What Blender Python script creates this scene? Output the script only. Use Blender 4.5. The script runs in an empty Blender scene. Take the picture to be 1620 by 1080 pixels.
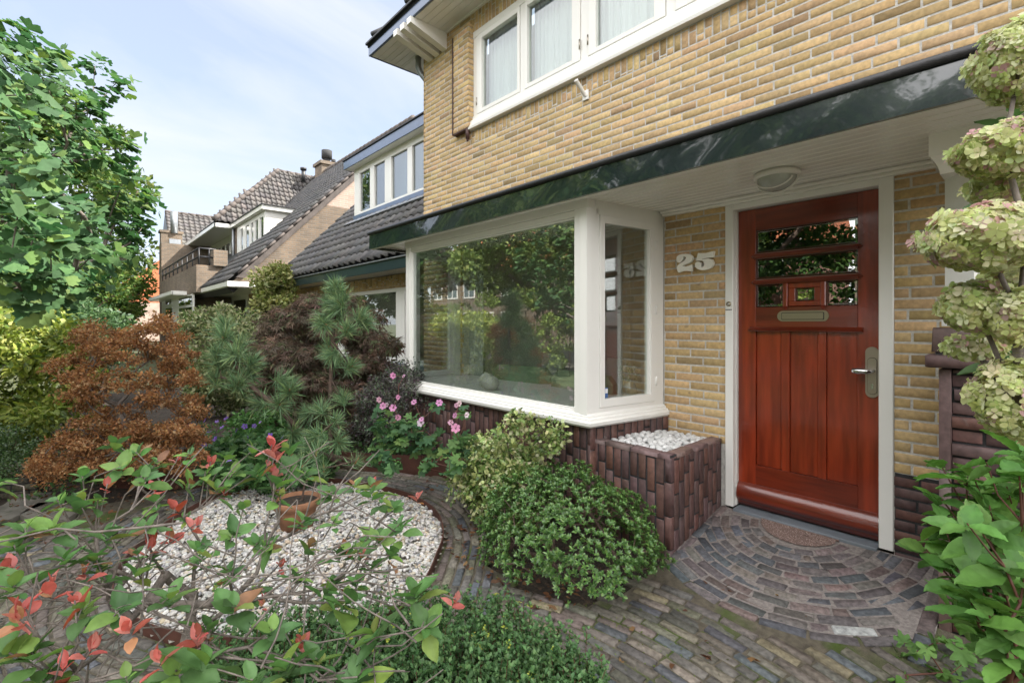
import bpy, math, random
import numpy as np
from math import radians, sin, cos, pi
from mathutils import Vector
random.seed(7)
rng = np.random.default_rng(7)
sc = bpy.context.scene
C = sc.collection

# ------------------------------------------------------------------ camera
CZ = 1.315                       # eye height above the door threshold
cam = bpy.data.cameras.new('camera'); camo = bpy.data.objects.new('camera', cam); C.objects.link(camo)
cam.sensor_width = 36; cam.lens = 17.0; cam.shift_y = -0.0179; cam.clip_end = 2000; cam.clip_start = 0.05
camo.location = (0, 0, CZ); camo.rotation_euler = (radians(90), 0, radians(48.0))
sc.camera = camo
# ------------------------------------------------------------------ world, sun, exposure
SUN_EL, SUN_ROT = radians(45), radians(37)
W = bpy.data.worlds.new('World'); sc.world = W; W.use_nodes = True
nt = W.node_tree; N = nt.nodes; L = nt.links
N.clear()
out = N.new('ShaderNodeOutputWorld'); bg = N.new('ShaderNodeBackground'); bg.inputs[1].default_value = 0.10
sky = N.new('ShaderNodeTexSky'); sky.sky_type = 'NISHITA'; sky.sun_disc = False
sky.sun_elevation = SUN_EL; sky.sun_rotation = SUN_ROT; sky.dust_density = 1.2; sky.air_density = 1.0; sky.ozone_density = 1.0
tc = N.new('ShaderNodeTexCoord'); mp = N.new('ShaderNodeMapping'); mp.inputs['Scale'].default_value = (1.0, 1.0, 2.6)
mp.inputs['Location'].default_value = (1.3, 2.4, 0.7)
nz = N.new('ShaderNodeTexNoise'); nz.inputs['Scale'].default_value = 1.7; nz.inputs['Detail'].default_value = 9; nz.inputs['Roughness'].default_value = .55; nz.inputs['Distortion'].default_value = .5
rmp = N.new('ShaderNodeMapRange'); rmp.inputs[1].default_value = .47; rmp.inputs[2].default_value = .72; rmp.inputs[3].default_value = 0.05; rmp.inputs[4].default_value = .85
mix = N.new('ShaderNodeMix'); mix.data_type = 'RGBA'
mix.inputs[7].default_value = (2.35, 2.42, 2.55, 1)
L.new(tc.outputs['Generated'], mp.inputs[0]); L.new(mp.outputs[0], nz.inputs[0]); L.new(nz.outputs[0], rmp.inputs[0])
# brighter veil of cloud added over the unseen street side to fill the shade
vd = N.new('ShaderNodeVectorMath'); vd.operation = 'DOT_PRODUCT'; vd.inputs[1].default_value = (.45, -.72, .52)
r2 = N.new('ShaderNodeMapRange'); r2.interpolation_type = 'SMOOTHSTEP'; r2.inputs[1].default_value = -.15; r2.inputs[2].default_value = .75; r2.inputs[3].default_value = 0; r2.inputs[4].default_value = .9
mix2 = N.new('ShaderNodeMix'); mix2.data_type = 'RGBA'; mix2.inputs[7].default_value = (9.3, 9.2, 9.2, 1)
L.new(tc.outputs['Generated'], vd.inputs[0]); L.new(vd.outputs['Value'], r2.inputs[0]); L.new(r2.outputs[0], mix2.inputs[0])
L.new(rmp.outputs[0], mix.inputs[0]); tint = N.new('ShaderNodeMix'); tint.data_type = 'RGBA'; tint.inputs[0].default_value = .68; tint.inputs[7].default_value = (1.55, 1.70, 2.1, 1)
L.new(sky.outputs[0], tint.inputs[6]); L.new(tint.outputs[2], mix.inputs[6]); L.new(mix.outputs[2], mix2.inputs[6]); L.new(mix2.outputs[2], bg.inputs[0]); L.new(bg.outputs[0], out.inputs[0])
sun = bpy.data.lights.new('sun', 'SUN'); suno = bpy.data.objects.new('sun', sun); C.objects.link(suno)
sun.energy = 3.2; sun.angle = radians(.6); sun.color = (1, .95, .87)
SD = Vector((sin(SUN_ROT)*cos(SUN_EL), cos(SUN_ROT)*cos(SUN_EL), sin(SUN_EL)))
suno.rotation_euler = SD.to_track_quat('Z', 'Y').to_euler()
sc.view_settings.view_transform = 'Standard'; sc.view_settings.look = 'None'; sc.view_settings.gamma = 1
sc.view_settings.use_curve_mapping = False
sc.view_settings.exposure = 2.12
try:
    sc.cycles.use_denoising = True
    sc.cycles.max_bounces = 8; sc.cycles.transparent_max_bounces = 12
except Exception: pass

# a survey of the photograph: the point seen at pixel (u, v) on a plane of the place
FW = (-.7431, .6691); RT = (.6691, .7431); FP = 765.0
def ray(u, v):
    t = (u-810)/FP
    return np.array((FW[0]+RT[0]*t, FW[1]+RT[1]*t, (511-v)/FP))
def onY(u, v, y): a = ray(u, v); s = y/a[1]; return np.array((a[0]*s, y, CZ+a[2]*s))
def onX(u, v, x): a = ray(u, v); s = x/a[0]; return np.array((x, a[1]*s, CZ+a[2]*s))
def onZ(u, v, z): a = ray(u, v); s = (z-CZ)/a[2]; return np.array((a[0]*s, a[1]*s, z))
def at(u, v, s): a = ray(u, v); return np.array((a[0]*s, a[1]*s, CZ+a[2]*s))

# ------------------------------------------------------------------ materials
def nodes(name):
    m = bpy.data.materials.new(name); m.use_nodes = True
    n = m.node_tree.nodes; l = m.node_tree.links
    return m, n, l, n['Principled BSDF']
def mat(name, col=(.5, .5, .5), rough=.6, metal=0, spec=.5, vcol=False, var=0.0, vscale=8, bump=0.0, bscale=60, coat=0, coatr=.05, coati=1.5, trans=0.0,
        stain=None, stscale=3, stretch=None, bstretch=None, bdist=.01, detail=4):
    m, n, l, p = nodes(name)
    p.inputs['Roughness'].default_value = rough; p.inputs['Metallic'].default_value = metal
    p.inputs['Specular IOR Level'].default_value = spec
    p.inputs['Coat Weight'].default_value = coat; p.inputs['Coat IOR'].default_value = coati; p.inputs['Coat Roughness'].default_value = coatr
    tcn = n.new('ShaderNodeTexCoord')
    if vcol:
        a = n.new('ShaderNodeVertexColor'); a.layer_name = 'Col'; cur = a.outputs[0]
    else:
        a = n.new('ShaderNodeRGB'); a.outputs[0].default_value = (*col, 1); cur = a.outputs[0]
    def noise(scale, st=None, det=4):
        x = n.new('ShaderNodeTexNoise'); x.inputs['Scale'].default_value = scale; x.inputs['Detail'].default_value = det
        if st:
            mm = n.new('ShaderNodeMapping'); mm.inputs['Scale'].default_value = st
            l.new(tcn.outputs['Object'], mm.inputs[0]); l.new(mm.outputs[0], x.inputs[0])
        else: l.new(tcn.outputs['Object'], x.inputs[0])
        return x
    if var:
        x = noise(vscale, stretch, detail)
        r = n.new('ShaderNodeMapRange'); r.inputs[1].default_value = .3; r.inputs[2].default_value = .7
        r.inputs[3].default_value = 1-var; r.inputs[4].default_value = 1+var
        h = n.new('ShaderNodeHueSaturation'); l.new(x.outputs[0], r.inputs[0]); l.new(r.outputs[0], h.inputs['Value']); l.new(cur, h.inputs['Color']); cur = h.outputs[0]
    if stain:
        x = noise(stscale, None, 6)
        r = n.new('ShaderNodeMapRange'); r.inputs[1].default_value = stain[3]; r.inputs[2].default_value = stain[3]+.12
        mx = n.new('ShaderNodeMix'); mx.data_type = 'RGBA'; mx.inputs[7].default_value = (*stain[:3], 1)
        l.new(x.outputs[0], r.inputs[0]); l.new(r.outputs[0], mx.inputs[0]); l.new(cur, mx.inputs[6]); cur = mx.outputs[2]
    l.new(cur, p.inputs['Base Color'])
    if bump:
        x = noise(bscale, bstretch, 5); b = n.new('ShaderNodeBump'); b.inputs['Strength'].default_value = bump; b.inputs['Distance'].default_value = bdist
        l.new(x.outputs[0], b.inputs['Height']); l.new(b.outputs[0], p.inputs['Normal'])
        if coat: l.new(b.outputs[0], p.inputs['Coat Normal'])
    if trans:
        t = n.new('ShaderNodeBsdfTranslucent'); ms = n.new('ShaderNodeMixShader'); ms.inputs[0].default_value = trans
        g = n.new('ShaderNodeHueSaturation'); g.inputs['Value'].default_value = 1.5; g.inputs['Saturation'].default_value = 1.1
        l.new(cur, g.inputs['Color']); l.new(g.outputs[0], t.inputs[0])
        l.new(p.outputs[0], ms.inputs[1]); l.new(t.outputs[0], ms.inputs[2]); l.new(ms.outputs[0], n['Material Output'].inputs[0])
    return m
def glass_mat(name, refl=1.0, base=.06, tint=(.93, .97, .95), wav=.0):
    m, n, l, p = nodes(name); n.remove(p)
    t = n.new('ShaderNodeBsdfTransparent'); t.inputs[0].default_value = (*tint, 1)
    g = n.new('ShaderNodeBsdfGlossy'); g.inputs['Roughness'].default_value = .0
    fr = n.new('ShaderNodeFresnel'); ge_ = n.new('ShaderNodeNewGeometry'); io = n.new('ShaderNodeMapRange'); io.inputs[3].default_value = 1.5; io.inputs[4].default_value = 1/1.5
    l.new(ge_.outputs['Backfacing'], io.inputs[0]); l.new(io.outputs[0], fr.inputs[0])
    ma = n.new('ShaderNodeMath'); ma.operation = 'MULTIPLY_ADD'; ma.inputs[1].default_value = refl; ma.inputs[2].default_value = base; ma.use_clamp = True
    ms = n.new('ShaderNodeMixShader')
    l.new(fr.outputs[0], ma.inputs[0]); l.new(ma.outputs[0], ms.inputs[0]); l.new(t.outputs[0], ms.inputs[1]); l.new(g.outputs[0], ms.inputs[2]); l.new(ms.outputs[0], n['Material Output'].inputs[0])
    if wav:
        tcn = n.new('ShaderNodeTexCoord'); x = n.new('ShaderNodeTexNoise'); x.inputs['Scale'].default_value = 1.3; b = n.new('ShaderNodeBump'); b.inputs['Strength'].default_value = wav; b.inputs['Distance'].default_value = .02
        l.new(tcn.outputs['Object'], x.inputs[0]); l.new(x.outputs[0], b.inputs['Height']); l.new(b.outputs[0], g.inputs['Normal'])
    return m
def sheer_mat(name, col, alpha):
    m, n, l, p = nodes(name); n.remove(p)
    t = n.new('ShaderNodeBsdfTransparent'); d = n.new('ShaderNodeBsdfDiffuse'); d.inputs[0].default_value = (*col, 1)
    tl = n.new('ShaderNodeBsdfTranslucent'); tl.inputs[0].default_value = (*col, 1)
    a = n.new('ShaderNodeMixShader'); a.inputs[0].default_value = .35; b = n.new('ShaderNodeMixShader'); b.inputs[0].default_value = alpha
    l.new(d.outputs[0], a.inputs[1]); l.new(tl.outputs[0], a.inputs[2]); l.new(t.outputs[0], b.inputs[1]); l.new(a.outputs[0], b.inputs[2]); l.new(b.outputs[0], n['Material Output'].inputs[0])
    return m
def lead_mat():
    # glossy bottle-green paint over lead, with wrinkles
    m = mat('gutter_green', (.004, .012, .014), .25, bump=.05, bscale=3, bstretch=(1, 1, 2), bdist=.012, coat=1, coati=1.75, coatr=.035, var=.15, vscale=6)
    return m

M = dict(
    ybrick=mat('yellow_brick', vcol=True, rough=.85, var=.2, vscale=38, bump=.3, bscale=210, bdist=.003, stain=(.17, .115, .07, .67), stscale=11),
    rbrick=mat('dark_red_brick', vcol=True, rough=.6, var=.28, vscale=30, bump=.3, bscale=180, bdist=.003, stain=(.2, .17, .16, .68), stscale=9),
    mortar=mat('grey_mortar', (.55, .53, .49), .95, var=.2, vscale=40, bump=.6, bscale=200),
    dmortar=mat('dark_mortar', (.035, .034, .036), .95, var=.25, vscale=40, bump=.6, bscale=200),
    paver=mat('clinker_paver', vcol=True, rough=.7, var=.42, vscale=45, bump=.8, bscale=90, bdist=.006, stain=(.2, .195, .18, .70), stscale=22),
    white=mat('white_gloss_paint', (.78, .77, .73), .22, bump=.12, bscale=40, bstretch=(1, 1, 6), bdist=.002, var=.02, vscale=3),
    white2=mat('white_dull_paint', (.72, .70, .66), .5, var=.05, vscale=3),
    cream=mat('cream_soffit_paint', (.82, .80, .75), .2, bump=.1, bscale=30, bstretch=(1, 6, 1), bdist=.002, var=.04, vscale=3),
    green=lead_mat(),
    navy=mat('blue_grey_paint', (.09, .13, .22), .25, coat=.5, bump=.08, bscale=8, var=.08),
    dgreen=mat('dark_green_paint', (.022, .04, .045), .3, coat=.4, bump=.1, bscale=8),
    black=mat('black_roofing', (.02, .02, .022), .45, bump=.3, bscale=50),
    tile=mat('grey_roof_tile', vcol=True, rough=.6, var=.25, vscale=12, bump=.4, bscale=60),
    door=mat('varnished_mahogany', (.205, .025, .0065), .3, coat=.8, coatr=.05, var=.38, vscale=4, stretch=(6, 6, .6), bump=.2, bscale=48, bstretch=(2.2, 2.2, .7), bdist=.003, detail=6),
    doord=mat('varnished_mahogany_dark', (.14, .018, .0055), .3, coat=.8, coatr=.05, var=.38, vscale=4, stretch=(.6, 6, 6), bump=.2, bscale=48, bstretch=(.7, 2.2, 2.2), bdist=.003, detail=6),
    stone=mat('bluestone', (.15, .17, .19), .6, var=.15, vscale=10, bump=.2, bscale=60),
    steel=mat('brushed_steel', (.42, .38, .32), .33, metal=1, bump=.05, bscale=200),
    brass=mat('matt_nickel', (.36, .33, .24), .38, metal=1),
    chrome=mat('chrome', (.6, .6, .6), .12, metal=1),
    iron=mat('rusty_iron', (.06, .025, .02), .6, bump=.3, bscale=60),
    rust=mat('corten_steel', (.075, .028, .018), .75, var=.3, vscale=9, bump=.2, bscale=60),
    zinc=mat('zinc', (.3, .32, .34), .4, metal=.5, var=.1),
    soil=mat('dark_soil', (.035, .026, .018), .95, var=.5, vscale=25, bump=1, bscale=70, bdist=.02, stain=(.10, .06, .035, .56), stscale=30),
    joint=mat('sandy_moss_joint', (.10, .085, .06), .95, var=.35, vscale=30, bump=.8, bscale=150, bdist=.01, stain=(.055, .085, .012, .52), stscale=3.2),
    grout=mat('pinkish_grout', (.21, .185, .17), .95, var=.3, vscale=60, bump=.8, bscale=250, bdist=.006),
    terrazzo=mat('washed_gravel_concrete', (.19, .125, .105), .8, var=.6, vscale=150, bump=1, bscale=200, bdist=.008, stain=(.45, .38, .33, .56), stscale=150),
    pebble=mat('white_marble_pebble', vcol=True, rough=.55, var=.08, vscale=30),
    gravel=mat('white_gravel', vcol=True, rough=.75, var=.2, vscale=50, bump=.3, bscale=120),
    terra=mat('terracotta', (.24, .115, .06), .85, var=.25, vscale=14, bump=.3, bscale=80, stain=(.3, .24, .19, .62), stscale=12),
    bark=mat('grey_bark', (.16, .135, .115), .85, var=.4, vscale=40, bump=.8, bscale=90, bstretch=(1, 1, .4), bdist=.006),
    barkb=mat('brown_bark', (.09, .06, .045), .9, var=.4, vscale=30, bump=.8, bscale=60, bdist=.01),
    twig=mat('red_twig', (.12, .045, .03), .6, var=.3, vscale=20),
    leaf=mat('leaf', vcol=True, rough=.5, var=.16, vscale=40, trans=.28, spec=.35),
    leafm=mat('matt_leaf', vcol=True, rough=.7, var=.12, vscale=40, trans=.3, spec=.3),
    leafg=mat('glossy_leaf', vcol=True, rough=.28, var=.16, vscale=55, trans=.2, spec=.6, bump=.25, bscale=60, bdist=.004),
    needle=mat('pine_needle', vcol=True, rough=.5, trans=.15),
    petal=mat('petal', vcol=True, rough=.6, trans=.35, var=.08, vscale=60),
    glass=glass_mat('window_glass', 1.6, .17, wav=.02),
    glassd=glass_mat('door_glass', 3.0, .26, (.6, .65, .6), wav=.05),
    glassf=glass_mat('far_glass', 1.6, .12, (.6, .65, .65)),
    frost=mat('frosted_lamp_glass', (.35, .36, .33), .15, coat=1, bump=.4, bscale=90, bstretch=(1, 1, .1)),
    glassu=glass_mat('upper_window_glass', 1.3, .05, wav=.02),
    sheer=sheer_mat('sheer_curtain', (.86, .88, .9), .8),
    sheer2=sheer_mat('net_curtain', (.7, .72, .74), .55),
    plaster=mat('plaster', (.55, .52, .47), .9), floorw=mat('oak_floor', (.16, .09, .05), .5, var=.2, stretch=(1, 8, 1)),
    sofa=mat('green_upholstery', (.20, .27, .17), .9, bump=.5, bscale=160, var=.1),
    cushion=mat('grey_cushion', (.4, .4, .4), .9, bump=.2),
    ceramic=mat('white_ceramic', (.6, .58, .53), .35, coat=.4, var=.06),
    orange=mat('orange_roof_tile', (.38, .12, .05), .8, var=.25, vscale=6),
    asphalt=mat('asphalt', (.05, .05, .052), .9, var=.2, vscale=4, bump=.3, bscale=200),
    lawn=mat('rough_ground', (.06, .07, .03), .95, var=.4, vscale=2, bump=.6, bscale=30),
    slab=mat('grey_stone_slab', (.13, .12, .10), .8, var=.35, vscale=7, bump=.5, bscale=30, stain=(.05, .055, .03, .56), stscale=8),
    blue=mat('sticker_blue', (.05, .12, .3), .4), whites=mat('sticker_white', (.8, .8, .8), .4),
    dark=mat('dark_interior', (.03, .03, .03), .9), darkred=mat('dark_red_wall', (.10, .045, .035), .9, var=.3),
    blind=mat('white_slat', (.75, .76, .76), .5),
)
def hbrick(name, c1, c2, mo, w=.22, h=.0625):
    m, n, l, p = nodes(name); p.inputs['Roughness'].default_value = .85
    g = n.new('ShaderNodeNewGeometry'); s = n.new('ShaderNodeSeparateXYZ'); l.new(g.outputs['Position'], s.inputs[0])
    a = n.new('ShaderNodeMath'); a.operation = 'ADD'; l.new(s.outputs[0], a.inputs[0]); l.new(s.outputs[1], a.inputs[1])
    c = n.new('ShaderNodeCombineXYZ'); l.new(a.outputs[0], c.inputs[0]); l.new(s.outputs[2], c.inputs[1])
    b = n.new('ShaderNodeTexBrick'); b.inputs['Color1'].default_value = (*c1, 1); b.inputs['Color2'].default_value = (*c2, 1); b.inputs['Mortar'].default_value = (*mo, 1)
    b.inputs['Scale'].default_value = 1; b.inputs['Brick Width'].default_value = w; b.inputs['Row Height'].default_value = h; b.inputs['Mortar Size'].default_value = .008
    b.inputs['Bias'].default_value = -.1
    l.new(c.outputs[0], b.inputs[0])
    nz = n.new('ShaderNodeTexNoise'); nz.inputs['Scale'].default_value = 1.4; nz.inputs['Detail'].default_value = 8; l.new(g.outputs['Position'], nz.inputs[0])
    r = n.new('ShaderNodeMapRange'); r.inputs[1].default_value = .3; r.inputs[2].default_value = .7; r.inputs[3].default_value = .78; r.inputs[4].default_value = 1.22
    h2 = n.new('ShaderNodeHueSaturation'); l.new(nz.outputs[0], r.inputs[0]); l.new(r.outputs[0], h2.inputs['Value']); l.new(b.outputs[0], h2.inputs['Color']); l.new(h2.outputs[0], p.inputs['Base Color'])
    bu = n.new('ShaderNodeBump'); bu.invert = True; bu.inputs['Strength'].default_value = .6; bu.inputs['Distance'].default_value = .01; l.new(b.outputs['Fac'], bu.inputs['Height']); l.new(bu.outputs[0], p.inputs['Normal'])
    return m
M['fbrick'] = hbrick('far_brown_brick', (.19, .135, .09), (.12, .09, .065), (.15, .14, .12))
M['pbrick'] = hbrick('pink_clean_brick', (.40, .29, .23), (.34, .24, .19), (.4, .34, .3))
M['sbrick'] = hbrick('upright_tan_brick', (.40, .26, .12), (.32, .2, .09), (.25, .2, .14), .065, .4)
M['xbrick'] = hbrick('opposite_red_brick', (.28, .13, .09), (.2, .09, .06), (.25, .2, .17))

# ------------------------------------------------------------------ object helpers
def tag(o, label=None, cat=None, group=None, kind=None):
    if label: o['label'] = label
    if cat: o['category'] = cat
    if group: o['group'] = group
    if kind: o['kind'] = kind
    return o
def empty(name, loc=(0, 0, 0), label=None, cat=None, group=None):
    o = bpy.data.objects.new(name, None); C.objects.link(o); o.location = loc; o.empty_display_size = .1
    return tag(o, label, cat, group)
def link(name, me, m, parent=None, loc=None):
    o = bpy.data.objects.new(name, me); C.objects.link(o)
    if m is not None and len(me.materials) == 0: me.materials.append(m)
    if parent is not None:
        o.parent = parent; o.location = (0, 0, 0)
        me.transform(__import__('mathutils').Matrix.Translation(-Vector(wl(parent))))
    return o
def wl(o):
    v = Vector(o.location)
    while o.parent: o = o.parent; v = v + Vector(o.location)
    return v
def npmesh(name, V, F, cols=None, smooth=False, k=None):
    """V (n,3); F (m,k) int array or list of faces"""
    me = bpy.data.meshes.new(name)
    V = np.asarray(V, np.float32)
    if isinstance(F, np.ndarray):
        m, k = F.shape
        me.vertices.add(len(V)); me.vertices.foreach_set('co', V.ravel())
        me.loops.add(m*k); me.loops.foreach_set('vertex_index', F.astype(np.int32).ravel())
        me.polygons.add(m); me.polygons.foreach_set('loop_start', np.arange(0, m*k, k, dtype=np.int32))
        try: me.polygons.foreach_set('loop_total', np.full(m, k, np.int32))
        except Exception: pass
        me.update(calc_edges=True)
    else:
        me.from_pydata([tuple(v) for v in V], [], [tuple(f) for f in F])
    if cols is not None:
        ca = me.color_attributes.new('Col', 'FLOAT_COLOR', 'POINT')
        c = np.ones((len(V), 4), np.float32); c[:, :3] = cols; ca.data.foreach_set('color', c.ravel())
    if smooth: me.polygons.foreach_set('use_smooth', np.ones(len(me.polygons), bool))
    me.validate()
    return me
class MB:
    """collects boxes, prisms, tubes and lathes into one mesh"""
    def __init__(s): s.v = []; s.f = []; s.sm = []
    def add(s, vs, fs, smooth=False):
        b = len(s.v); s.v += [tuple(map(float, q)) for q in vs]; s.f += [tuple(b+i for i in f) for f in fs]; s.sm += [smooth]*len(fs); return s
    def box(s, x0, x1, y0, y1, z0, z1, bev=0.0):
        x0, x1 = sorted((x0, x1)); y0, y1 = sorted((y0, y1)); z0, z1 = sorted((z0, z1))
        if bev <= 0:
            vs = [(x, y, z) for z in (z0, z1) for y in (y0, y1) for x in (x0, x1)]
            return s.add(vs, [(0, 2, 3, 1), (4, 5, 7, 6), (0, 1, 5, 4), (2, 6, 7, 3), (0, 4, 6, 2), (1, 3, 7, 5)])
        b = min(bev, (x1-x0)*.45, (y1-y0)*.45, (z1-z0)*.45)
        vs = []; idx = {}
        for X, xs in ((x0, 1), (x1, -1)):
            for Y, ys in ((y0, 1), (y1, -1)):
                for Z, zs in ((z0, 1), (z1, -1)):
                    for ax in range(3):
                        p = [X+xs*b, Y+ys*b, Z+zs*b]; p[ax] = (X, Y, Z)[ax]
                        idx[(xs, ys, zs, ax)] = len(vs); vs.append(tuple(p))
        fs = []
        g = lambda *a: idx[a]
        for sg in (1, -1):
            fs.append((g(sg, 1, 1, 0), g(sg, 1, -1, 0), g(sg, -1, -1, 0), g(sg, -1, 1, 0)))
            fs.append((g(1, sg, 1, 1), g(-1, sg, 1, 1), g(-1, sg, -1, 1), g(1, sg, -1, 1)))
            fs.append((g(1, 1, sg, 2), g(1, -1, sg, 2), g(-1, -1, sg, 2), g(-1, 1, sg, 2)))
        for a in (1, -1):
            for c in (1, -1):
                fs.append((g(a, c, 1, 0), g(a, c, -1, 0), g(a, c, -1, 1), g(a, c, 1, 1)))
                fs.append((g(a, 1, c, 0), g(a, -1, c, 0), g(a, -1, c, 2), g(a, 1, c, 2)))
                fs.append((g(1, a, c, 1), g(-1, a, c, 1), g(-1, a, c, 2), g(1, a, c, 2)))
                for e in (1, -1): fs.append((g(a, c, e, 0), g(a, c, e, 1), g(a, c, e, 2)))
        return s.add(vs, fs)
    def prism(s, pts, d):
        """pts: planar polygon of 3-D points, extruded by vector d"""
        n = len(pts); p = [np.array(q, float) for q in pts]; d = np.array(d, float)
        vs = p+[q+d for q in p]
        return s.add(vs, [tuple(range(n))[::-1], tuple(range(n, 2*n))]+[(i, (i+1) % n, n+(i+1) % n, n+i) for i in range(n)])
    def tube(s, pts, rad, n=8, cap=True):
        pts = [np.array(q, float) for q in pts]; m = len(pts)
        rad = [rad]*m if np.isscalar(rad) else rad
        vs = []; prev = None
        for i, p in enumerate(pts):
            t = pts[min(i+1, m-1)]-pts[max(i-1, 0)]; t = t/(np.linalg.norm(t)+1e-9)
            a = np.array((0, 0, 1.)) if prev is None else prev
            if abs(a@t) > .95 and prev is None: a = np.array((1., 0, 0))
            a = a-(a@t)*t; a /= np.linalg.norm(a)+1e-9; prev = a; b = np.cross(t, a)
            for k in range(n): th = 2*pi*k/n; vs.append(p+rad[i]*(cos(th)*a+sin(th)*b))
        fs = [(i*n+k, i*n+(k+1) % n, (i+1)*n+(k+1) % n, (i+1)*n+k) for i in range(m-1) for k in range(n)]
        if cap: fs += [tuple(range(n))[::-1], tuple(range((m-1)*n, m*n))]
        return s.add(vs, fs, True)
    def lathe(s, prof, c, n=24, axis='z', sc=(1, 1), a0=0, a1=2*pi):
        """prof: list of (r, h)"""
        vs = []; m = len(prof); full = abs(a1-a0-2*pi) < 1e-6; nn = n if full else n+1
        for r, h in prof:
            for k in range(nn):
                th = a0+(a1-a0)*k/n; x = r*cos(th)*sc[0]; y = r*sin(th)*sc[1]
                q = (x, y, h) if axis == 'z' else ((x, h, y) if axis == 'y' else (h, x, y))
                vs.append((c[0]+q[0], c[1]+q[1], c[2]+q[2]))
        fs = []
        for i in range(m-1):
            for k in range(n if full else n):
                k2 = (k+1) % nn
                fs.append((i*nn+k, i*nn+k2, (i+1)*nn+k2, (i+1)*nn+k))
        return s.add(vs, fs, True)
    def build(s, name, m, parent=None, bevel=0):
        me = npmesh(name, s.v, s.f); me.polygons.foreach_set('use_smooth', s.sm)
        import bmesh
        bm = bmesh.new(); bm.from_mesh(me); bmesh.ops.recalc_face_normals(bm, faces=bm.faces); bm.to_mesh(me); bm.free()
        return link(name, me, m, parent)
def norm(a): return a/(np.linalg.norm(a, axis=-1, keepdims=True)+1e-9)
def basis(d, n):
    """rows of local axes: x along d, z near n; returns (N,3,3) whose columns are x, y, z"""
    x = norm(d); z = norm(n-(n*x).sum(-1, keepdims=True)*x); y = np.cross(z, x)
    return np.stack([x, y, z], -1)
def scatter(T, F, B, P, S, col, jit=0, colmul=None):
    """T (k,3) template, F (f,c) faces, B (N,3,3), P (N,3), S (N,) or (N,3), col (N,3) -> V, F, cols"""
    T = np.asarray(T, float); F = np.asarray(F); Nn = len(P); k = len(T)
    S = np.asarray(S, float)
    if S.ndim == 1: S = np.repeat(S[:, None], 3, 1)
    loc = T[None]*S[:, None, :]
    if jit: loc = loc+rng.normal(0, jit, loc.shape)*S[:, None, :]
    V = np.einsum('nij,nkj->nki', B, loc)+P[:, None, :]
    FF = (F[None]+(np.arange(Nn)*k)[:, None, None]).reshape(-1, F.shape[1])
    cc = np.repeat(col[:, None, :], k, 1)
    if colmul is not None: cc = cc*np.asarray(colmul)[None, :, None]
    return V.reshape(-1, 3), FF, cc.reshape(-1, 3)
def merge(parts):
    Vs, Fs, Cs = [], [], []; o = 0
    for V, F, c in parts:
        Vs.append(V); Fs.append(F+o); Cs.append(c); o += len(V)
    return np.concatenate(Vs), np.concatenate(Fs), np.concatenate(Cs)
def palette(N, cols, w=None, jit=.12, hj=.04):
    cols = np.array(cols, float); w = np.array(w if w else [1]*len(cols), float); w /= w.sum()
    c = cols[rng.choice(len(cols), N, p=w)]
    return np.clip(c*rng.normal(1, jit, (N, 1))*rng.normal(1, hj, (N, 3)), .003, .95)

# leaf templates (x along leaf from the stalk, z up)
T_LEAF = ([(0, 0, 0), (.3, .2, .05), (.3, 0, 0), (.3, -.2, .05), (.65, .2, .05), (.65, 0, .01), (.65, -.2, .05), (1, 0, -.05)],
          [(0, 2, 1, 1), (0, 3, 2, 2), (1, 2, 5, 4), (2, 3, 6, 5), (4, 5, 7, 7), (5, 6, 7, 7)])
T_BIG = None
def big_leaf(w=.24, nseg=14, cup=.1, droop=.12, rib=.010):
    vs = []; fs = []
    for i in range(nseg+1):
        t = i/nseg; ww = w*(sin(pi*t**.85))**.8*(1 if t < .97 else .4) if 0 < t < 1 else .004
        z = -droop*t*t; q = rib*(i % 2)
        vs += [(t+.05, ww, z+cup*ww*2.2+q*.3), (t+.025, ww*.5, z+cup*ww+q), (t, 0, z-.012), (t+.025, -ww*.5, z+cup*ww+q), (t+.05, -ww, z+cup*ww*2.2+q*.3)]
    for i in range(nseg):
        for k in range(4): a = i*5+k; fs.append((a, a+1, a+6, a+5))
    return vs, fs
T_QUAD = ([(0, 0, 0), (.5, .27, .07), (1, 0, -.03), (.5, -.27, .07)], [(0, 1, 2, 3)])
T_QUAD2 = ([(0, 0, 0), (.55, .3, .1), (1, 0, -.03), (.55, -.3, .1), (.5, 0, 0)], [(0, 4, 1, 1), (0, 3, 4, 4), (4, 2, 1, 1), (4, 3, 2, 2)])
def tri_fix(t):
    v, f = t; out = []
    for q in f:
        if len(set(q)) == 3:
            out.append(tuple(dict.fromkeys(q)))
        else: out += [(q[0], q[1], q[2]), (q[0], q[2], q[3])]
    return v, out
T_ROUND = ([(x, y*1.45, z) for x, y, z in T_LEAF[0]], T_LEAF[1]); T_NARROW = ([(x, y*.75, z) for x, y, z in T_LEAF[0]], T_LEAF[1])
T_ROUND = tri_fix(T_ROUND); T_NARROW = tri_fix(T_NARROW); T_LEAF = tri_fix(T_LEAF); T_QUAD2 = tri_fix(T_QUAD2)
def ginkgo():
    vs = [(0, 0, 0)]; n = 10
    for i in range(n+1):
        a = radians(-62+124*i/n); r = 1+(.05 if i % 2 else -.05)
        if i == n//2: r = .72
        vs.append((r*cos(a), r*sin(a)*.95, .06*abs(sin(a*3))+.05*(i % 2)))
    return vs, [(0, i+1, i+2) for i in range(n)]
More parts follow.
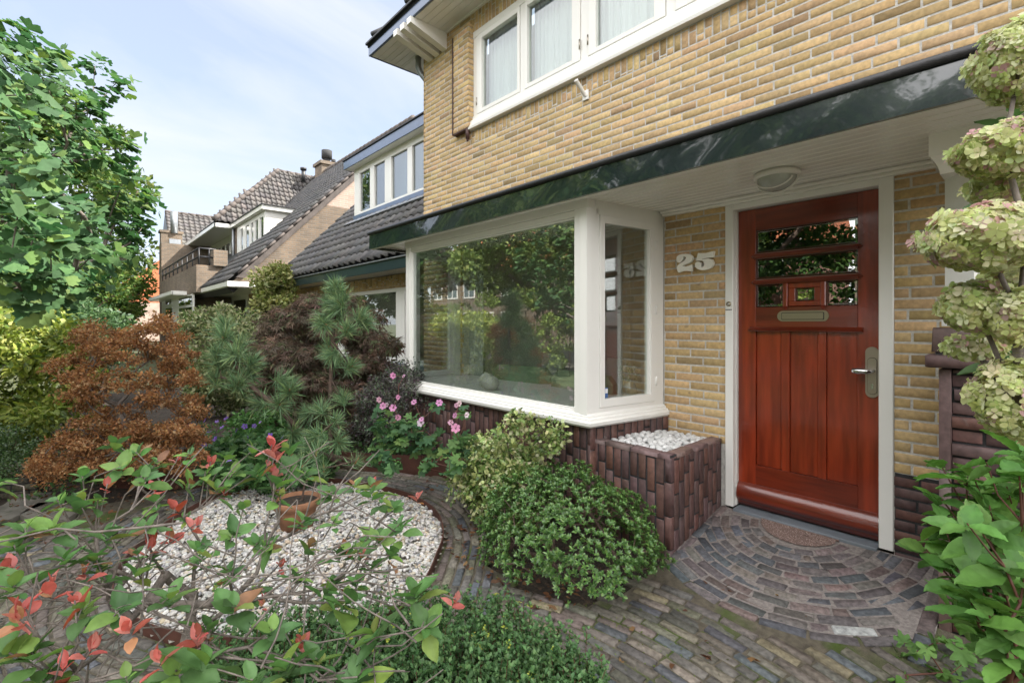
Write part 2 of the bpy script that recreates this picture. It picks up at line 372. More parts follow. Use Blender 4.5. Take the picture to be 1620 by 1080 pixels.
def palmate(n=5, spread=250, inner=.45, teeth=True):
    vs = [(0, 0, 0)]; m = n*4; 
    for i in range(m+1):
        a = radians(-spread/2+spread*i/m); ph = (i % 4)
        r = {0: inner, 1: .82, 2: 1.0, 3: .82}[ph]
        if ph == 2: r *= 1-.25*abs(i/m-.5)
        vs.append((r*cos(a)*1.0+.15, r*sin(a), .1*(1 if ph == 0 else -.3)*r))
    return vs, [(0, i+1, i+2) for i in range(m)]
def petals(n=5, rin=.12, w=.34, cup=.25):
    vs = [(0, 0, 0)]; fs = []
    for i in range(n):
        a = 2*pi*i/n; c, s_ = cos(a), sin(a); b = len(vs)
        for r, y in ((rin, 0), (.45, w*.8), (.8, w), (1, w*.35), (1, -w*.35), (.8, -w), (.45, -w*.8)):
            vs.append((r*c-y*s_, r*s_+y*c, cup*r*r+.08*abs(y)/w))
        fs += [(b, b+j+1, b+j+2) for j in range(5)]
    return vs, fs

# -------- a branching network from a base point to target points
def grow(base, targets, r0=.02, rtip=.0012, wig=.08, step=.12, up=.25, expo=.5, maxr=None, trunk=None, bias=.35):
    nodes_ = [np.array(base, float)]; par = [-1]
    if trunk:
        for q in trunk: nodes_.append(np.array(q, float)); par.append(len(nodes_)-2)
    tg = sorted([np.array(t, float) for t in targets], key=lambda t: np.linalg.norm(t-nodes_[0])); root = nodes_[-1] if trunk else nodes_[0]
    dist0 = lambda p: np.linalg.norm(p-root, axis=-1)
    tips = []
    for t in tg:
        A = np.array(nodes_); dd = np.linalg.norm(A-t, axis=1); dt = dist0(t)
        cost = dd+bias*np.maximum(0, dist0(A)-dt*.85)*4+bias*dd*(A[:, 2] > t[2]+.02)
        if trunk: cost[:max(1, len(trunk)//2)] += 9
        j = int(np.argmin(cost)); p = A[j]; Ld = np.linalg.norm(t-p); ns = max(1, int(Ld/step)); cur = j
        off = rng.normal(0, wig*Ld, 3)
        for k in range(1, ns+1):
            f = k/ns; q = p*(1-f)+t*f+off*sin(pi*f)+np.array((0, 0, -up*Ld*sin(pi*f)*.5))
            if k < ns: q = q+rng.normal(0, wig*step*.5, 3)
            nodes_.append(q); par.append(cur); cur = len(nodes_)-1
        tips.append(cur)
    n = len(nodes_); cnt = np.zeros(n)
    for t in tips: cnt[t] += 1
    for i in range(n-1, 0, -1): cnt[par[i]] += cnt[i]
    cnt = np.maximum(cnt, 1); rad = rtip+(r0-rtip)*((cnt-1)/max(cnt[0]-1, 1))**expo
    return np.array(nodes_), par, rad
def net_mesh(nodes_, par, rad, n=5):
    idx = [i for i in range(len(par)) if par[i] >= 0]
    A = nodes_[[par[i] for i in idx]]; Bv = nodes_[idx]; ra = np.minimum(rad[[par[i] for i in idx]], rad[idx]*1.5+.0006); rb = rad[idx]
    d = norm(Bv-A); h = np.where(np.abs(d[:, 2:3]) > .9, np.array([[1., 0, 0]]), np.array([[0, 0, 1.]])); x = norm(np.cross(d, h)); y = np.cross(d, x)
    th = np.arange(n)*2*pi/n; ring = np.cos(th)[None, :, None]*x[:, None]+np.sin(th)[None, :, None]*y[:, None]
    V = np.concatenate([A[:, None]-d[:, None]*ra[:, None, None]*.3+ring*ra[:, None, None], Bv[:, None]+d[:, None]*rb[:, None, None]*.3+ring*rb[:, None, None]], 1)
    f = np.array([(k, (k+1) % n, n+(k+1) % n, n+k) for k in range(n)]); F = (f[None]+(np.arange(len(idx))*2*n)[:, None, None]).reshape(-1, 4)
    return npmesh('branches', V.reshape(-1, 3), F, smooth=True)
def branches(name, base, targets, m, parent, **kw):
    nn = kw.pop('n', 5)
    a, p, r = grow(base, targets, **kw); return link(name, net_mesh(a, p, r, nn), m, parent), (a, p, r)
def rdir(n):
    v = rng.normal(0, 1, (n, 3)); return norm(v)
def clumps(c, r, K, shell=.5, flat=0, zmin=None):
    d = rdir(K); rr = (shell+(1-shell)*rng.random((K, 1))**.5)
    p = np.array(c)+d*rr*np.array(r)
    if zmin is not None: p[:, 2] = np.maximum(p[:, 2], zmin)
    return p
def leaves_at(P, Dr, Nr, tmpl, size, cols, sj=.25, jit=.03, colmul=None):
    v, f = tmpl; S = size*np.clip(rng.normal(1, sj, len(P)), .35, 1.9)
    return scatter(v, f, basis(Dr, Nr), P, S, cols, jit, colmul)
def foliage(clump_c, rc, n, tmpl, size, pal, w=None, out_c=None, upb=.5, rnd=.6, jit=.14, sj=.25, squash=.8, shell=.55, droop=0, vj=.03):
    K = len(clump_c); k = rng.integers(0, K, n); u = rdir(n); rr = shell+(1-shell)*rng.random((n, 1))
    rcs = rc*np.clip(rng.normal(1, .25, K), .5, 1.6)
    P = clump_c[k]+u*rr*rcs[k][:, None]*np.array((1, 1, squash))
    d = norm(u*.8+rng.normal(0, rnd, (n, 3))+np.array((0, 0, -droop))); nn = norm(u*.6+np.array((0, 0, upb))+rng.normal(0, rnd, (n, 3)))
    cj = rng.normal(1, .09, K)[k][:, None]
    cols = palette(n, pal, w, jit)*cj
    return leaves_at(P, d, nn, tmpl, size, cols, sj, vj)
def leafobj(name, parts, m, parent, smooth=False):
    V, F, c = merge(parts) if isinstance(parts, list) else parts
    return link(name, npmesh(name, V, F, c, smooth), m, parent)

# -------- bricks as real blocks
def brick_blocks(P, U, V, Nn, Ls, Hs, D=.03, ch=.0035, col=None, jit=.0012):
    """front face corners start at P (N,3); U,V,Nn (N,3) unit axes; Ls,Hs (N,)"""
    P = np.asarray(P, float); n = len(P); e = lambda a: np.broadcast_to(np.asarray(a, float), (n, 3))
    U, V, Nn = e(U), e(V), e(Nn); Ls = np.broadcast_to(Ls, (n,)); Hs = np.broadcast_to(Hs, (n,))
    rows = []
    for a, b, i, dz in ((0, 0, 0, -D), (1, 0, 0, -D), (1, 1, 0, -D), (0, 1, 0, -D), (0, 0, 0, -ch), (1, 0, 0, -ch), (1, 1, 0, -ch), (0, 1, 0, -ch), (0, 0, 1, 0), (1, 0, 1, 0), (1, 1, 1, 0), (0, 1, 1, 0)):
        x = a*Ls+(ch if a == 0 else -ch)*i; y = b*Hs+(ch if b == 0 else -ch)*i
        rows.append(P+U*x[:, None]+V*y[:, None]+Nn*dz)
    W_ = np.stack(rows, 1)+rng.normal(0, jit, (n, 12, 3))
    f = np.array([(8, 9, 10, 11), (4, 5, 9, 8), (5, 6, 10, 9), (6, 7, 11, 10), (7, 4, 8, 11), (0, 1, 5, 4), (1, 2, 6, 5), (2, 3, 7, 6), (3, 0, 4, 7)])
    F = (f[None]+(np.arange(n)*12)[:, None, None]).reshape(-1, 4)
    return W_.reshape(-1, 3), F, np.repeat(col, 12, 0)
YB = [(.51, .365, .19), (.47, .33, .155), (.53, .385, .19), (.50, .345, .175), (.45, .315, .15), (.49, .33, .18)]
RB = [(.098, .054, .048), (.11, .056, .047), (.09, .052, .050), (.10, .058, .054), (.084, .050, .048), (.125, .06, .047)]
def brickwork(P0, U, Nn, a0, a1, z0, z1, L_=.21, H_=.0500, j=.0125, openings=(), vertical=False, pal=YB, bond=.5, off=0, w=None, djit=.0006, jit=.085, proud_alt=0, D=.03):
    """running bond on the plane through P0 spanned by U (horizontal) and Z"""
    P0 = np.array(P0, float); U = np.array(U, float); Z = np.array((0, 0, 1.)); Nn = np.array(Nn, float)
    rect = []
    if not vertical:
        k = 0; z = z0
        while z < z1-.006:
            zz = min(z+H_, z1); sh = ((k % 2)*bond*(L_+j)+off+random.uniform(-.012, .012)); a = a0-(L_+j)+((sh) % (L_+j))
            while a < a1:
                rect.append([max(a, a0), min(a+L_, a1), z, zz, k]); a += L_+j
            z += H_+j; k += 1
    else:
        k = 0; a = a0
        while a < a1-.006:
            aa = min(a+H_, a1); sh = (random.choice((.15, .35, .5, .65, .85))+off)*(L_+j); z = z0-(L_+j)+(sh % (L_+j))
            while z < z1:
                rect.append([a, aa, max(z, z0), min(z+L_, z1), k]); z += L_+j
            a += H_+j; k += 1
    outr = []
    for r in rect:
        segs = [r]
        for (oa0, oa1, oz0, oz1) in openings:
            ns = []
            for q in segs:
                if q[0] >= oa1 or q[1] <= oa0 or q[2] >= oz1 or q[3] <= oz0: ns.append(q); continue
                if q[3]-max(q[2], oz0) < .012: ns.append([q[0], q[1], q[2], oz0, q[4]]); continue
                if min(q[3], oz1)-q[2] < .012: ns.append([q[0], q[1], oz1, q[3], q[4]]); continue
                if vertical and (q[2] < oz0 or q[3] > oz1):
                    if q[2] < oz0: ns.append([q[0], q[1], q[2], oz0, q[4]])
                    if q[3] > oz1: ns.append([q[0], q[1], oz1, q[3], q[4]])
                    continue
                if q[0] < oa0: ns.append([q[0], oa0, q[2], q[3], q[4]])
                if q[1] > oa1: ns.append([oa1, q[1], q[2], q[3], q[4]])
            segs = ns
        outr += segs
    R = np.array([q for q in outr if q[1]-q[0] > .014 and q[3]-q[2] > .008])
    n = len(R); dep = rng.normal(0, djit, n)+(proud_alt*(R[:, 4] % 2))
    P = P0+U*R[:, 0:1]+Z*(R[:, 2:3])+Nn*dep[:, None]
    return brick_blocks(P, U, Z, Nn, R[:, 1]-R[:, 0], R[:, 3]-R[:, 2], D=D, ch=.0016, jit=.00045, col=palette(n, pal, w, jit, .018)*np.where(rng.random((n, 1)) < .035, .62, 1.))
def wall_with_holes(mb, a0, a1, z0, z1, holes, y0, y1):
    """solid wall in X-Z with rectangular holes, thickness y0..y1"""
    xs = sorted({a0, a1, *[h[0] for h in holes], *[h[1] for h in holes]}); 
    for i in range(len(xs)-1):
        x0, x1 = xs[i], xs[i+1]; hs = sorted([h for h in holes if h[0] < x1 and h[1] > x0], key=lambda h: h[2]); z = z0
        for h in hs:
            if h[2] > z: mb.box(x0, x1, y0, y1, z, h[2])
            z = max(z, h[3])
        if z < z1: mb.box(x0, x1, y0, y1, z, z1)

# ground height: falls away from the doorstep
def gz(x, y):
    y = np.asarray(y, float); d = np.clip(3.5-y, 0, 99)*.2
    return -np.where(d < .16, d, .16+.05*(1-np.exp(-(d-.16)/.05)))

# ================================================================== GROUND AND PAVING
def sheet(name, x0, x1, y0, y1, z, m, nx=1, ny=1, zf=None):
    xs = np.linspace(x0, x1, nx+1); ys = np.linspace(y0, y1, ny+1); X_, Y_ = np.meshgrid(xs, ys)
    Z_ = (zf(X_, Y_)+z) if zf else np.full_like(X_, z)
    V = np.stack([X_.ravel(), Y_.ravel(), Z_.ravel()], 1); i = np.arange(nx)[None]+np.arange(ny)[:, None]*(nx+1); i = i.ravel()
    F = np.stack([i, i+1, i+nx+2, i+nx+1], 1)
    return tag(link(name, npmesh(name, V, F, smooth=True), m), kind='structure')
sheet('ground', -400, 400, -400, 400, -.30, M['lawn'], 4, 4)
sheet('street', -200, 200, -15, -8.6, -.285, M['asphalt'])
sheet('pavement', -200, 200, -8.6, -7.0, -.2, M['slab'])
sheet('garden_soil', -14, 6, -3.5, 4.2, -.028, M['soil'], 220, 90, lambda x, y: gz(x, y)+.012*np.sin(x*9+y*4)*np.sin(y*11-x*3))
BED = np.array([(-4.75, 1.45), (-4.6, 1.78), (-4.271, 1.95), (-4.0, 2.06), (-3.668, 2.135), (-3.4, 2.13), (-3.15, 2.08), (-2.906, 1.958), (-2.76, 1.85), (-2.63, 1.72), (-2.5, 1.6), (-2.36, 1.44), (-2.25, 1.25), (-2.25, 1.0), (-2.5, .55), (-3.0, .2), (-3.6, .12), (-4.2, .35), (-4.75, .8), (-4.9, 1.15)])
def smooth_closed(P, it=3):
    for _ in range(it): Q = np.empty((len(P)*2, 2)); n = np.roll(P, -1, 0); Q[0::2] = .75*P+.25*n; Q[1::2] = .25*P+.75*n; P = Q
    return P
BEDS = smooth_closed(BED)
def inside(px_, py_, poly):
    c = np.zeros(np.shape(px_), bool); n = len(poly)
    for i in range(n):
        x1, y1 = poly[i]; x2, y2 = poly[(i+1) % n]
        c ^= ((y1 > py_) != (y2 > py_)) & (px_ < (x2-x1)*(py_-y1)/(y2-y1+1e-12)+x1)
    return c
def dist_poly(P, poly):
    a = poly; b = np.roll(poly, -1, 0); ab = b-a; d = np.full(len(P), 1e9)
    for i in range(len(a)):
        t = np.clip(((P-a[i])@ab[i])/(ab[i]@ab[i]+1e-12), 0, 1); d = np.minimum(d, np.linalg.norm(P-(a[i]+t[:, None]*ab[i]), axis=1))
    return d
AZBED = np.array([(-2.75, 2.2), (-2.38, 1.95), (-1.98, 1.87), (-1.7, 2.05), (-1.6, 2.2), (-1.6, 2.80), (-2.2, 2.80), (-3.0, 2.86), (-3.3, 2.70)])
def paving_ok(x, y):
    ok = (y < 3.44) & (y > -1.8) & (x < .9)
    ok &= ~((x < -1.60) & (y > 2.765)) & ~((x > -.352) & (y > 2.985)) & ~inside(x, y, AZBED)
    return ok
rowsP, rowsU, rowsV, rowsL, rowsH, rowsC = [], [], [], [], [], []
PAV = [(.115, .105, .085), (.135, .12, .095), (.105, .10, .088), (.09, .098, .105), (.135, .112, .095), (.12, .115, .082), (.10, .092, .08)]
PAVD = [(.10, .09, .09), (.12, .10, .098), (.085, .09, .10), (.12, .108, .10), (.13, .10, .092), (.075, .08, .092)]
def lay(curve, closed, h, ok, Lm=.2, pal=PAV, odd=.03):
    c = np.array(curve); seg = np.linalg.norm(np.diff(c, axis=0), axis=1); s = np.concatenate([[0], np.cumsum(seg)]); T = s[-1]
    pos = -random.random()*Lm
    while pos < T:
        l_ = Lm*random.uniform(.9, 1.04)*(1 if random.random() > .08 else .5); mid = pos+l_/2
        if 0 <= mid <= T:
            q = np.array((np.interp(mid, s, c[:, 0]), np.interp(mid, s, c[:, 1]))); q0 = np.array((np.interp(mid-.05, s, c[:, 0]), np.interp(mid-.05, s, c[:, 1]))); q1 = np.array((np.interp(mid+.05, s, c[:, 0]), np.interp(mid+.05, s, c[:, 1])))
            u = q1-q0; u = u/(np.linalg.norm(u)+1e-9); v = np.array((-u[1], u[0]))
            if ok(q[0], q[1]):
                g = 1e-3; z = float(gz(*q)); zu = (float(gz(*(q+u*.03)))-float(gz(*(q-u*.03))))/.06; zv = (float(gz(*(q+v*.03)))-float(gz(*(q-v*.03))))/.06
                U3 = np.array((*u, zu+random.gauss(0, .012))); V3 = np.array((*v, zv+random.gauss(0, .03))); U3 /= np.linalg.norm(U3); V3 /= np.linalg.norm(V3)
                hh = h*random.uniform(.93, 1.03); o = np.array((*q, z+random.gauss(0, .0022)))-U3*(l_-.012)/2-V3*hh/2
                rowsP.append(o); rowsU.append(U3); rowsV.append(V3); rowsL.append(l_-.012); rowsH.append(hh)
                cc = palette(1, pal, None, .16, .03)[0]
                if random.random() < odd: cc = np.array((.24, .205, .13))*random.uniform(.7, 1.1)
                rowsC.append(cc)
        pos += l_
FC = np.array((-1.08, 3.48)); RF = .98
rfan = lambda x, y: np.hypot((x-FC[0]), (y-FC[1]))
dring = lambda x, y: float(dist_poly(np.array([[x, y]]), BEDS)[0])
RW = .50
in_ring = lambda x, y: (not bool(inside(x, y, BEDS))) and dring(x, y) < RW and (x < -2.05-.35*(1.6-y) if y < 1.6 else x < -2.02)
# rows that follow the edge of the gravel bed
area = 0.5*np.sum(BEDS[:, 0]*np.roll(BEDS[:, 1], -1)-np.roll(BEDS[:, 0], -1)*BEDS[:, 1]); B_ = BEDS if area > 0 else BEDS[::-1]
tang = np.roll(B_, -1, 0)-np.roll(B_, 1, 0); tang /= np.linalg.norm(tang, axis=1)[:, None]; nout = np.stack([tang[:, 1], -tang[:, 0]], 1)
for k in range(8):
    d_ = .045+.0595*k; cur = B_+nout*d_; cur = np.concatenate([cur, cur[:1]])
    lay(cur, True, .046, lambda x, y: bool(paving_ok(x, y)) and in_ring(x, y) and dring(x, y) > d_-.03, odd=.02)
# the walk, in wide arcs
C0 = np.array((-1.25, .2))
for k in range(58):
    r_ = .2+.0585*k; th = np.linspace(radians(-60), radians(240), 160); cur = np.stack([C0[0]+r_*np.cos(th), C0[1]+r_*np.sin(th)], 1)[::-1]
    lay(cur, False, .047, lambda x, y: bool(paving_ok(x, y)) and not in_ring(x, y) and not inside(x, y, BEDS) and rfan(x, y) > RF+.028, odd=.05)
# the fan in front of the door
for k in range(12):
    r_ = .262+.0595*k+random.uniform(-.003, .003); th = np.linspace(pi, 2*pi, 90); cur = np.stack([FC[0]+r_*np.cos(th), FC[1]+r_*np.sin(th)], 1)
    lay(cur, False, .0515, lambda x, y: bool(paving_ok(x, y)) and y < 3.43 and -1.56 < x < -.43, Lm=.11+.009*k, pal=PAVD, odd=.0)
lay(np.array([(-1.565, 3.45), (-1.565, 2.3)]), False, .05, lambda x, y: y > 2.75, pal=PAVD, odd=0)
lay(np.array([(-.385, 2.65), (-.385, 3.45)]), False, .06, lambda x, y: True, pal=PAVD, odd=0)
k_ = int(np.argmin([np.hypot(p[0]+.70, p[1]-2.70) for p in rowsP])); rowsC[k_] = np.array((.36, .37, .36))
# rows between walk and planter side strip are one mesh: the paving
V_, F_, c_ = brick_blocks(np.array(rowsP), np.array(rowsU), np.array(rowsV), norm(np.cross(np.array(rowsU), np.array(rowsV))), np.array(rowsL), np.array(rowsH), D=.03, ch=.005, col=np.array(rowsC), jit=.0022)
tag(link('paving', npmesh('paving', V_, F_, c_), M['paver']), kind='structure')
def region_sheet(name, poly, z, m, zf=gz, step=.06):
    x0, y0 = poly.min(0); x1, y1 = poly.max(0); nx = int((x1-x0)/step)+1; ny = int((y1-y0)/step)+1
    xs = np.linspace(x0, x1, nx+1); ys = np.linspace(y0, y1, ny+1); X_, Y_ = np.meshgrid(xs, ys); V = np.stack([X_.ravel(), Y_.ravel(), (zf(X_, Y_)+z).ravel()], 1)
    i = (np.arange(nx)[None]+np.arange(ny)[:, None]*(nx+1)).ravel(); F = np.stack([i, i+1, i+nx+2, i+nx+1], 1); c = V[F].mean(1)
    return tag(link(name, npmesh(name, V, F[inside(c[:, 0], c[:, 1], poly)], smooth=True), m), kind='structure')
WALK = np.array([(-5.6, -1.7), (.9, -1.7), (.9, 3.0), (-.34, 3.0), (-.34, 3.47), (-1.62, 3.47), (-1.62, 2.2), (-1.7, 2.04), (-1.98, 1.87), (-2.38, 1.95), (-2.75, 2.2), (-3.3, 2.68), (-4.0, 2.62), (-5.2, 2.0)])
region_sheet('paving_joints', WALK, -.009, M['joint'])
th = np.linspace(pi, 2*pi, 30); fanp = np.stack([FC[0]+.9*np.cos(th), FC[1]+.9*np.sin(th)], 1); fanp[:, 0] = np.clip(fanp[:, 0], -1.6, -.35)
region_sheet('doorstep_grout', fanp, -.0045, M['grout'], step=.03)
th = np.linspace(pi, 2*pi, 24); region_sheet('doorstep_concrete', np.stack([FC[0]+.225*np.cos(th), 3.47+.19*np.sin(th)], 1), .0035, M['terrazzo'], step=.012)
MB().box(-1.50, -.67, 3.455, 3.64, -.06, .006, .004).build('doorstep_sill', M['stone']); tag(bpy.data.objects['doorstep_sill'], kind='structure')
# bed soil
# gravel, too many stones to count
def ico(sub=0):
    t = (1+5**.5)/2; v = np.array([(-1, t, 0), (1, t, 0), (-1, -t, 0), (1, -t, 0), (0, -1, t), (0, 1, t), (0, -1, -t), (0, 1, -t), (t, 0, -1), (t, 0, 1), (-t, 0, -1), (-t, 0, 1)], float); v /= np.linalg.norm(v[0])
    f = [(0, 11, 5), (0, 5, 1), (0, 1, 7), (0, 7, 10), (0, 10, 11), (1, 5, 9), (5, 11, 4), (11, 10, 2), (10, 7, 6), (7, 1, 8), (3, 9, 4), (3, 4, 2), (3, 2, 6), (3, 6, 8), (3, 8, 9), (4, 9, 5), (2, 4, 11), (6, 2, 10), (8, 6, 7), (9, 8, 1)]
    v = [tuple(q) for q in v]
    for _ in range(sub):
        nf = []; cache = {}
        def mid(a, b):
            k = (min(a, b), max(a, b))
            if k not in cache: q = np.array(v[a])+np.array(v[b]); v.append(tuple(q/np.linalg.norm(q))); cache[k] = len(v)-1
            return cache[k]
        for a, b, c in f: x, y, z = mid(a, b), mid(b, c), mid(c, a); nf += [(a, x, z), (b, y, x), (c, z, y), (x, y, z)]
        f = nf
    return v, f
n = 16500; P = np.stack([rng.uniform(-4.95, -2.2, n), rng.uniform(.1, 2.2, n)], 1); P = P[inside(P[:, 0], P[:, 1], BEDS)]
P = P[dist_poly(P, BEDS) > .012]; n = len(P)
P3 = np.column_stack([P, gz(P[:, 0], P[:, 1])+.006+rng.random(n)*.014+.03*np.clip(dist_poly(P, BEDS)*3, 0, 1)])
v, f = ico(1); S = rng.uniform(.007, .0165, (n, 1))*np.stack([rng.uniform(.8, 1.5, n), rng.uniform(.7, 1.1, n), rng.uniform(.5, .8, n)], 1)
V_, F_, c_ = scatter(v, f, basis(rdir(n)*np.array((1, 1, .35)), np.tile((0, 0, 1.), (n, 1))+rdir(n)*.4), P3, S, palette(n, [(.47, .45, .42), (.55, .53, .50), (.37, .36, .34), (.42, .34, .25), (.2, .2, .21), (.46, .41, .33)], [5, 4, 3, 1.3, 1, 2], .12, .02), .07)
tag(link('white_gravel', npmesh('white_gravel', V_, F_, c_, True), M['gravel']), 'white and grey gravel filling the rounded bed beside the brick path', 'gravel', kind='stuff')
region_sheet('gravel_base', BEDS, .012, mat('gravel_bed_sand', (.28, .26, .22), .95, var=.4, vscale=60, bump=.6, bscale=90))
def strip(name, pts, h, z0, m, label, th_=.006, closed=False):
    mb = MB(); p = np.array(pts); n = len(p)
    for i in range(n if closed else n-1):
        a, b = p[i], p[(i+1) % n]; d = (b-a)/(np.linalg.norm(b-a)+1e-9); nn = np.array((-d[1], d[0]))*th_/2; za = float(gz(*a))+z0
        mb.prism([(*(a-nn), za), (*(b-nn), za), (*(b-nn), za+h), (*(a-nn), za+h)], (*(nn*2), 0))
    return tag(mb.build(name, m), label, 'edging')
strip('steel_edging', BEDS, .11, -.05, M['rust'], 'rusty steel edging strip curving round the white gravel bed', closed=True)
def sm_open(P, it=3):
    P = np.array(P, float)
    for _ in range(it):
        Q = [P[0]]
        for a, b in zip(P[:-1], P[1:]): Q += [.75*a+.25*b, .25*a+.75*b]
        P = np.array(Q+[P[-1]])
    return P
strip('steel_edging', sm_open([(-5.9, 1.15), (-5.4, 1.75), (-4.7, 2.22), (-4.2, 2.55), (-3.8, 2.72), (-3.35, 2.76)]), .24, -.06, M['rust'], 'tall rusty steel edging holding the flower bed below the bay window')
strip('steel_edging', sm_open([(-6.2, .1), (-5.6, .5), (-5.2, 1.0), (-5.35, 1.7)]), .2, -.06, M['rust'], 'rusty steel edging in front of the brown shrub and purple flowers')
# soil banked up behind the tall edgings
soil2 = np.array([(-5.9, 1.17), (-5.4, 1.78), (-4.7, 2.25), (-4.2, 2.58), (-3.8, 2.75), (-3.35, 2.77), (-4.8, 2.9), (-4.9, 3.5), (-8.5, 4.1), (-8.5, 1.2)])
region_sheet('garden_soil_bank', soil2, .10, M['soil'], zf=lambda x, y: -.21+0*x)
soil3 = np.array([(-6.2, .12), (-5.6, .53), (-5.22, 1.02), (-5.35, 1.7), (-5.9, 1.15), (-8.5, 1.2), (-8.5, -1.5)])
region_sheet('garden_soil_bank', soil3, .08, M['soil'], zf=lambda x, y: -.21+0*x)

# ================================================================== THE BRICK HOUSE
YW = 3.5
H = empty('brick_house', (-1.1, 3.5, 0), 'yellow brick house with white bay window, dark green canopy and varnished red door', 'house')
DO = (-1.57, -.598, -.1, 2.2)                 # door frame opening
BO = (-4.80, -2.07, -.3, 2.22)                # bay opening
WO = (-4.58, 1.2, 3.60, 4.76)                # upper window band
# --- brick skin of the facade, block by block
skin = [brickwork((0, YW, 0), (1, 0, 0), (0, -1, 0), -2.06, -1.572, .438, 2.2, openings=()),
        brickwork((0, YW, 0), (1, 0, 0), (0, -1, 0), -.596, .6, .46, 2.2, off=.3),
        brickwork((0, YW, 0), (1, 0, 0), (0, -1, 0), -5.68, -4.80, .58, 2.26),
        brickwork((0, YW, 0), (1, 0, 0), (0, -1, 0), -5.68, 2.5, 2.33, 3.435, off=.1),
        brickwork((0, YW, 0), (1, 0, 0), (0, -1, 0), -5.68, -4.60, 3.445, 5.0, off=.4),
        brickwork((0, YW, 0), (1, 0, 0), (0, -1, 0), -4.6, 2.5, 3.447, 3.59, vertical=True, L_=.145, bond=0, off=.0),
        brickwork((0, YW, 0), (1, 0, 0), (0, -1, 0), -4.6, 2.5, 4.765, 5.0, vertical=True, L_=.24)]
# left flank
skin.append(brickwork((-5.68, 0, 0), (0, 1, 0), (-1, 0, 0), 3.5, 8.0, .58, 5.0, off=.2))
# the projecting pier beside the upper window
skin.append(brickwork((0, 3.43, 0), (1, 0, 0), (0, -1, 0), -4.885, -4.577, 3.63, 4.86, off=.1, L_=.21))
skin.append(brickwork((-4.577, 0, 0), (0, 1, 0), (1, 0, 0), 3.43, 3.52, 3.63, 4.86))
V_, F_, c_ = merge(skin)
# keep soldier courses in one height
link('brick_facing', npmesh('brick_facing', V_, F_, c_), M['ybrick'], H)
pl = [brickwork((0, YW, 0), (1, 0, 0), (0, -1, 0), -.596, .6, -.05, .45, pal=RB, j=.012),
      brickwork((0, YW, 0), (1, 0, 0), (0, -1, 0), -5.68, -4.80, -.3, .57, pal=RB, vertical=True)]
# vertical clinker plinth under the bay
for (A_, B2) in (((-4.735, 2.735), (-2.2, 2.735)), ((-2.2, 2.735), (-2.02, 3.5)), ((-4.89, 3.5), (-4.735, 2.735))):
    A_ = np.array(A_); B2 = np.array(B2); u = (B2-A_)/np.linalg.norm(B2-A_)
    pl.append(brickwork((*A_, 0), (*u, 0), (u[1], -u[0], 0), 0, np.linalg.norm(B2-A_), -.3, .575, pal=RB, vertical=True, j=.0145, H_=.0515, jit=.09))
for q in (pl[:1], pl[1:2], pl[2:]): V_, F_, c_ = merge(q); link('plinth', npmesh('plinth', V_, F_, c_), M['rbrick'], H)
# solid masonry behind the skin (its face is the pointing)
mb = MB(); wall_with_holes(mb, -5.672, 2.6, -.35, 5.0, [DO, BO, WO], YW+.0034, YW+.22)
mb.box(-5.672, -5.45, YW+.22, 8.0, -.35, 5.0); mb.box(2.4, 2.6, YW+.22, 8.0, -.35, 5.0); mb.box(-4.878, -4.585, 3.4335, YW+.0065, 3.64, 4.85)
mb.build('wall', M['mortar'], H)
mb = MB(); mb.prism([(-4.728, 2.743, -.35), (-2.207, 2.743, -.35), (-2.027, 3.5, -.35), (-4.88, 3.5, -.35)], (0, 0, .92)); mb.build('plinth_core', M['dmortar'], H); MB().box(-.594, .62, YW+.0022, YW+.0040, -.1, .455).build('plinth_core', M['dmortar'], H)
mb = MB(); wall_with_holes(mb, -5.45, 2.4, -.3, 5, [(-4.3, -1.9, .3, 2.3)], 8.0, 8.2); mb.box(-5.45, 2.4, 3.72, 8.0, 2.42, 2.62); mb.box(-1.66, -1.60, 3.72, 8.0, .01, 2.42)  # rear wall opening added out of view to let daylight into the room
mb.build('inner_wall', M['plaster'], H)
MB().box(-5.45, 2.4, 3.66, 8.0, -.1, 0.0).build('floor', M['floorw'], H)
MB().box(-5.45, 2.4, 5.2, 5.3, 2.63, 5).build('upper_inner_wall', M['plaster'], H)
MB().box(-2.9, -1.67, 6.35, 6.6, .02, 1.2).box(-2.7, -1.9, 6.3, 6.36, .02, .8).box(-3.0, -1.67, 6.28, 6.6, 1.2, 1.25).build('chimney_breast', M['darkred'], H)
# --- roof and eaves
mb = MB(); x0, x1 = -6.30, 6; 
mb.prism([(x0, 2.98, 5.12), (x0, 7.5, 9.3), (x0, 12.0, 5.12), (x0, 12, 5.02), (x0, 7.5, 9.1), (x0, 3.2, 5.02)], (x1-x0, 0, 0)); mb.build('roof', M['black'], H)
mb = MB(); 
for i in range(8): MB().tube([(x0+.2+i*.9, 2.96, 5.20), (x0+.2+i*.9, 3.2, 5.40)], .035, 8).build('tile_nose', M['black'], H)   # noses that peep over the eaves board
fa = MB(); fa.box(x0, 2.2, 3.0, 3.03, 5.0, 5.15, .003); fa.box(x0, x0+.03, 3.03, 8, 5.0, 5.15, .003); fa.build('eaves_board', M['navy'], H)
MB().box(x0-.03, 2.2, 2.965, 3.06, 5.15, 5.185, .006).box(x0-.03, x0+.05, 3.06, 8, 5.15, 5.185, .004).build('roof_edge', M['black'], H)
mb = MB(); y = 3.035
while y < 3.5: mb.box(x0+.035, 2.2, y, min(y+.083, 3.5), 5.0, 5.02, .003); y += .0865
y = 3.503
while y < 7.5: mb.box(x0+.035, -5.685, y, y+.083, 5.0, 5.02, .003); y += .0865
mb.box(x0+.03, 2.2, 3.03, 3.5, 5.021, 5.05); mb.box(x0+.03, -5.69, 3.5, 8, 5.021, 5.05); mb.build('soffit', M['cream'], H)
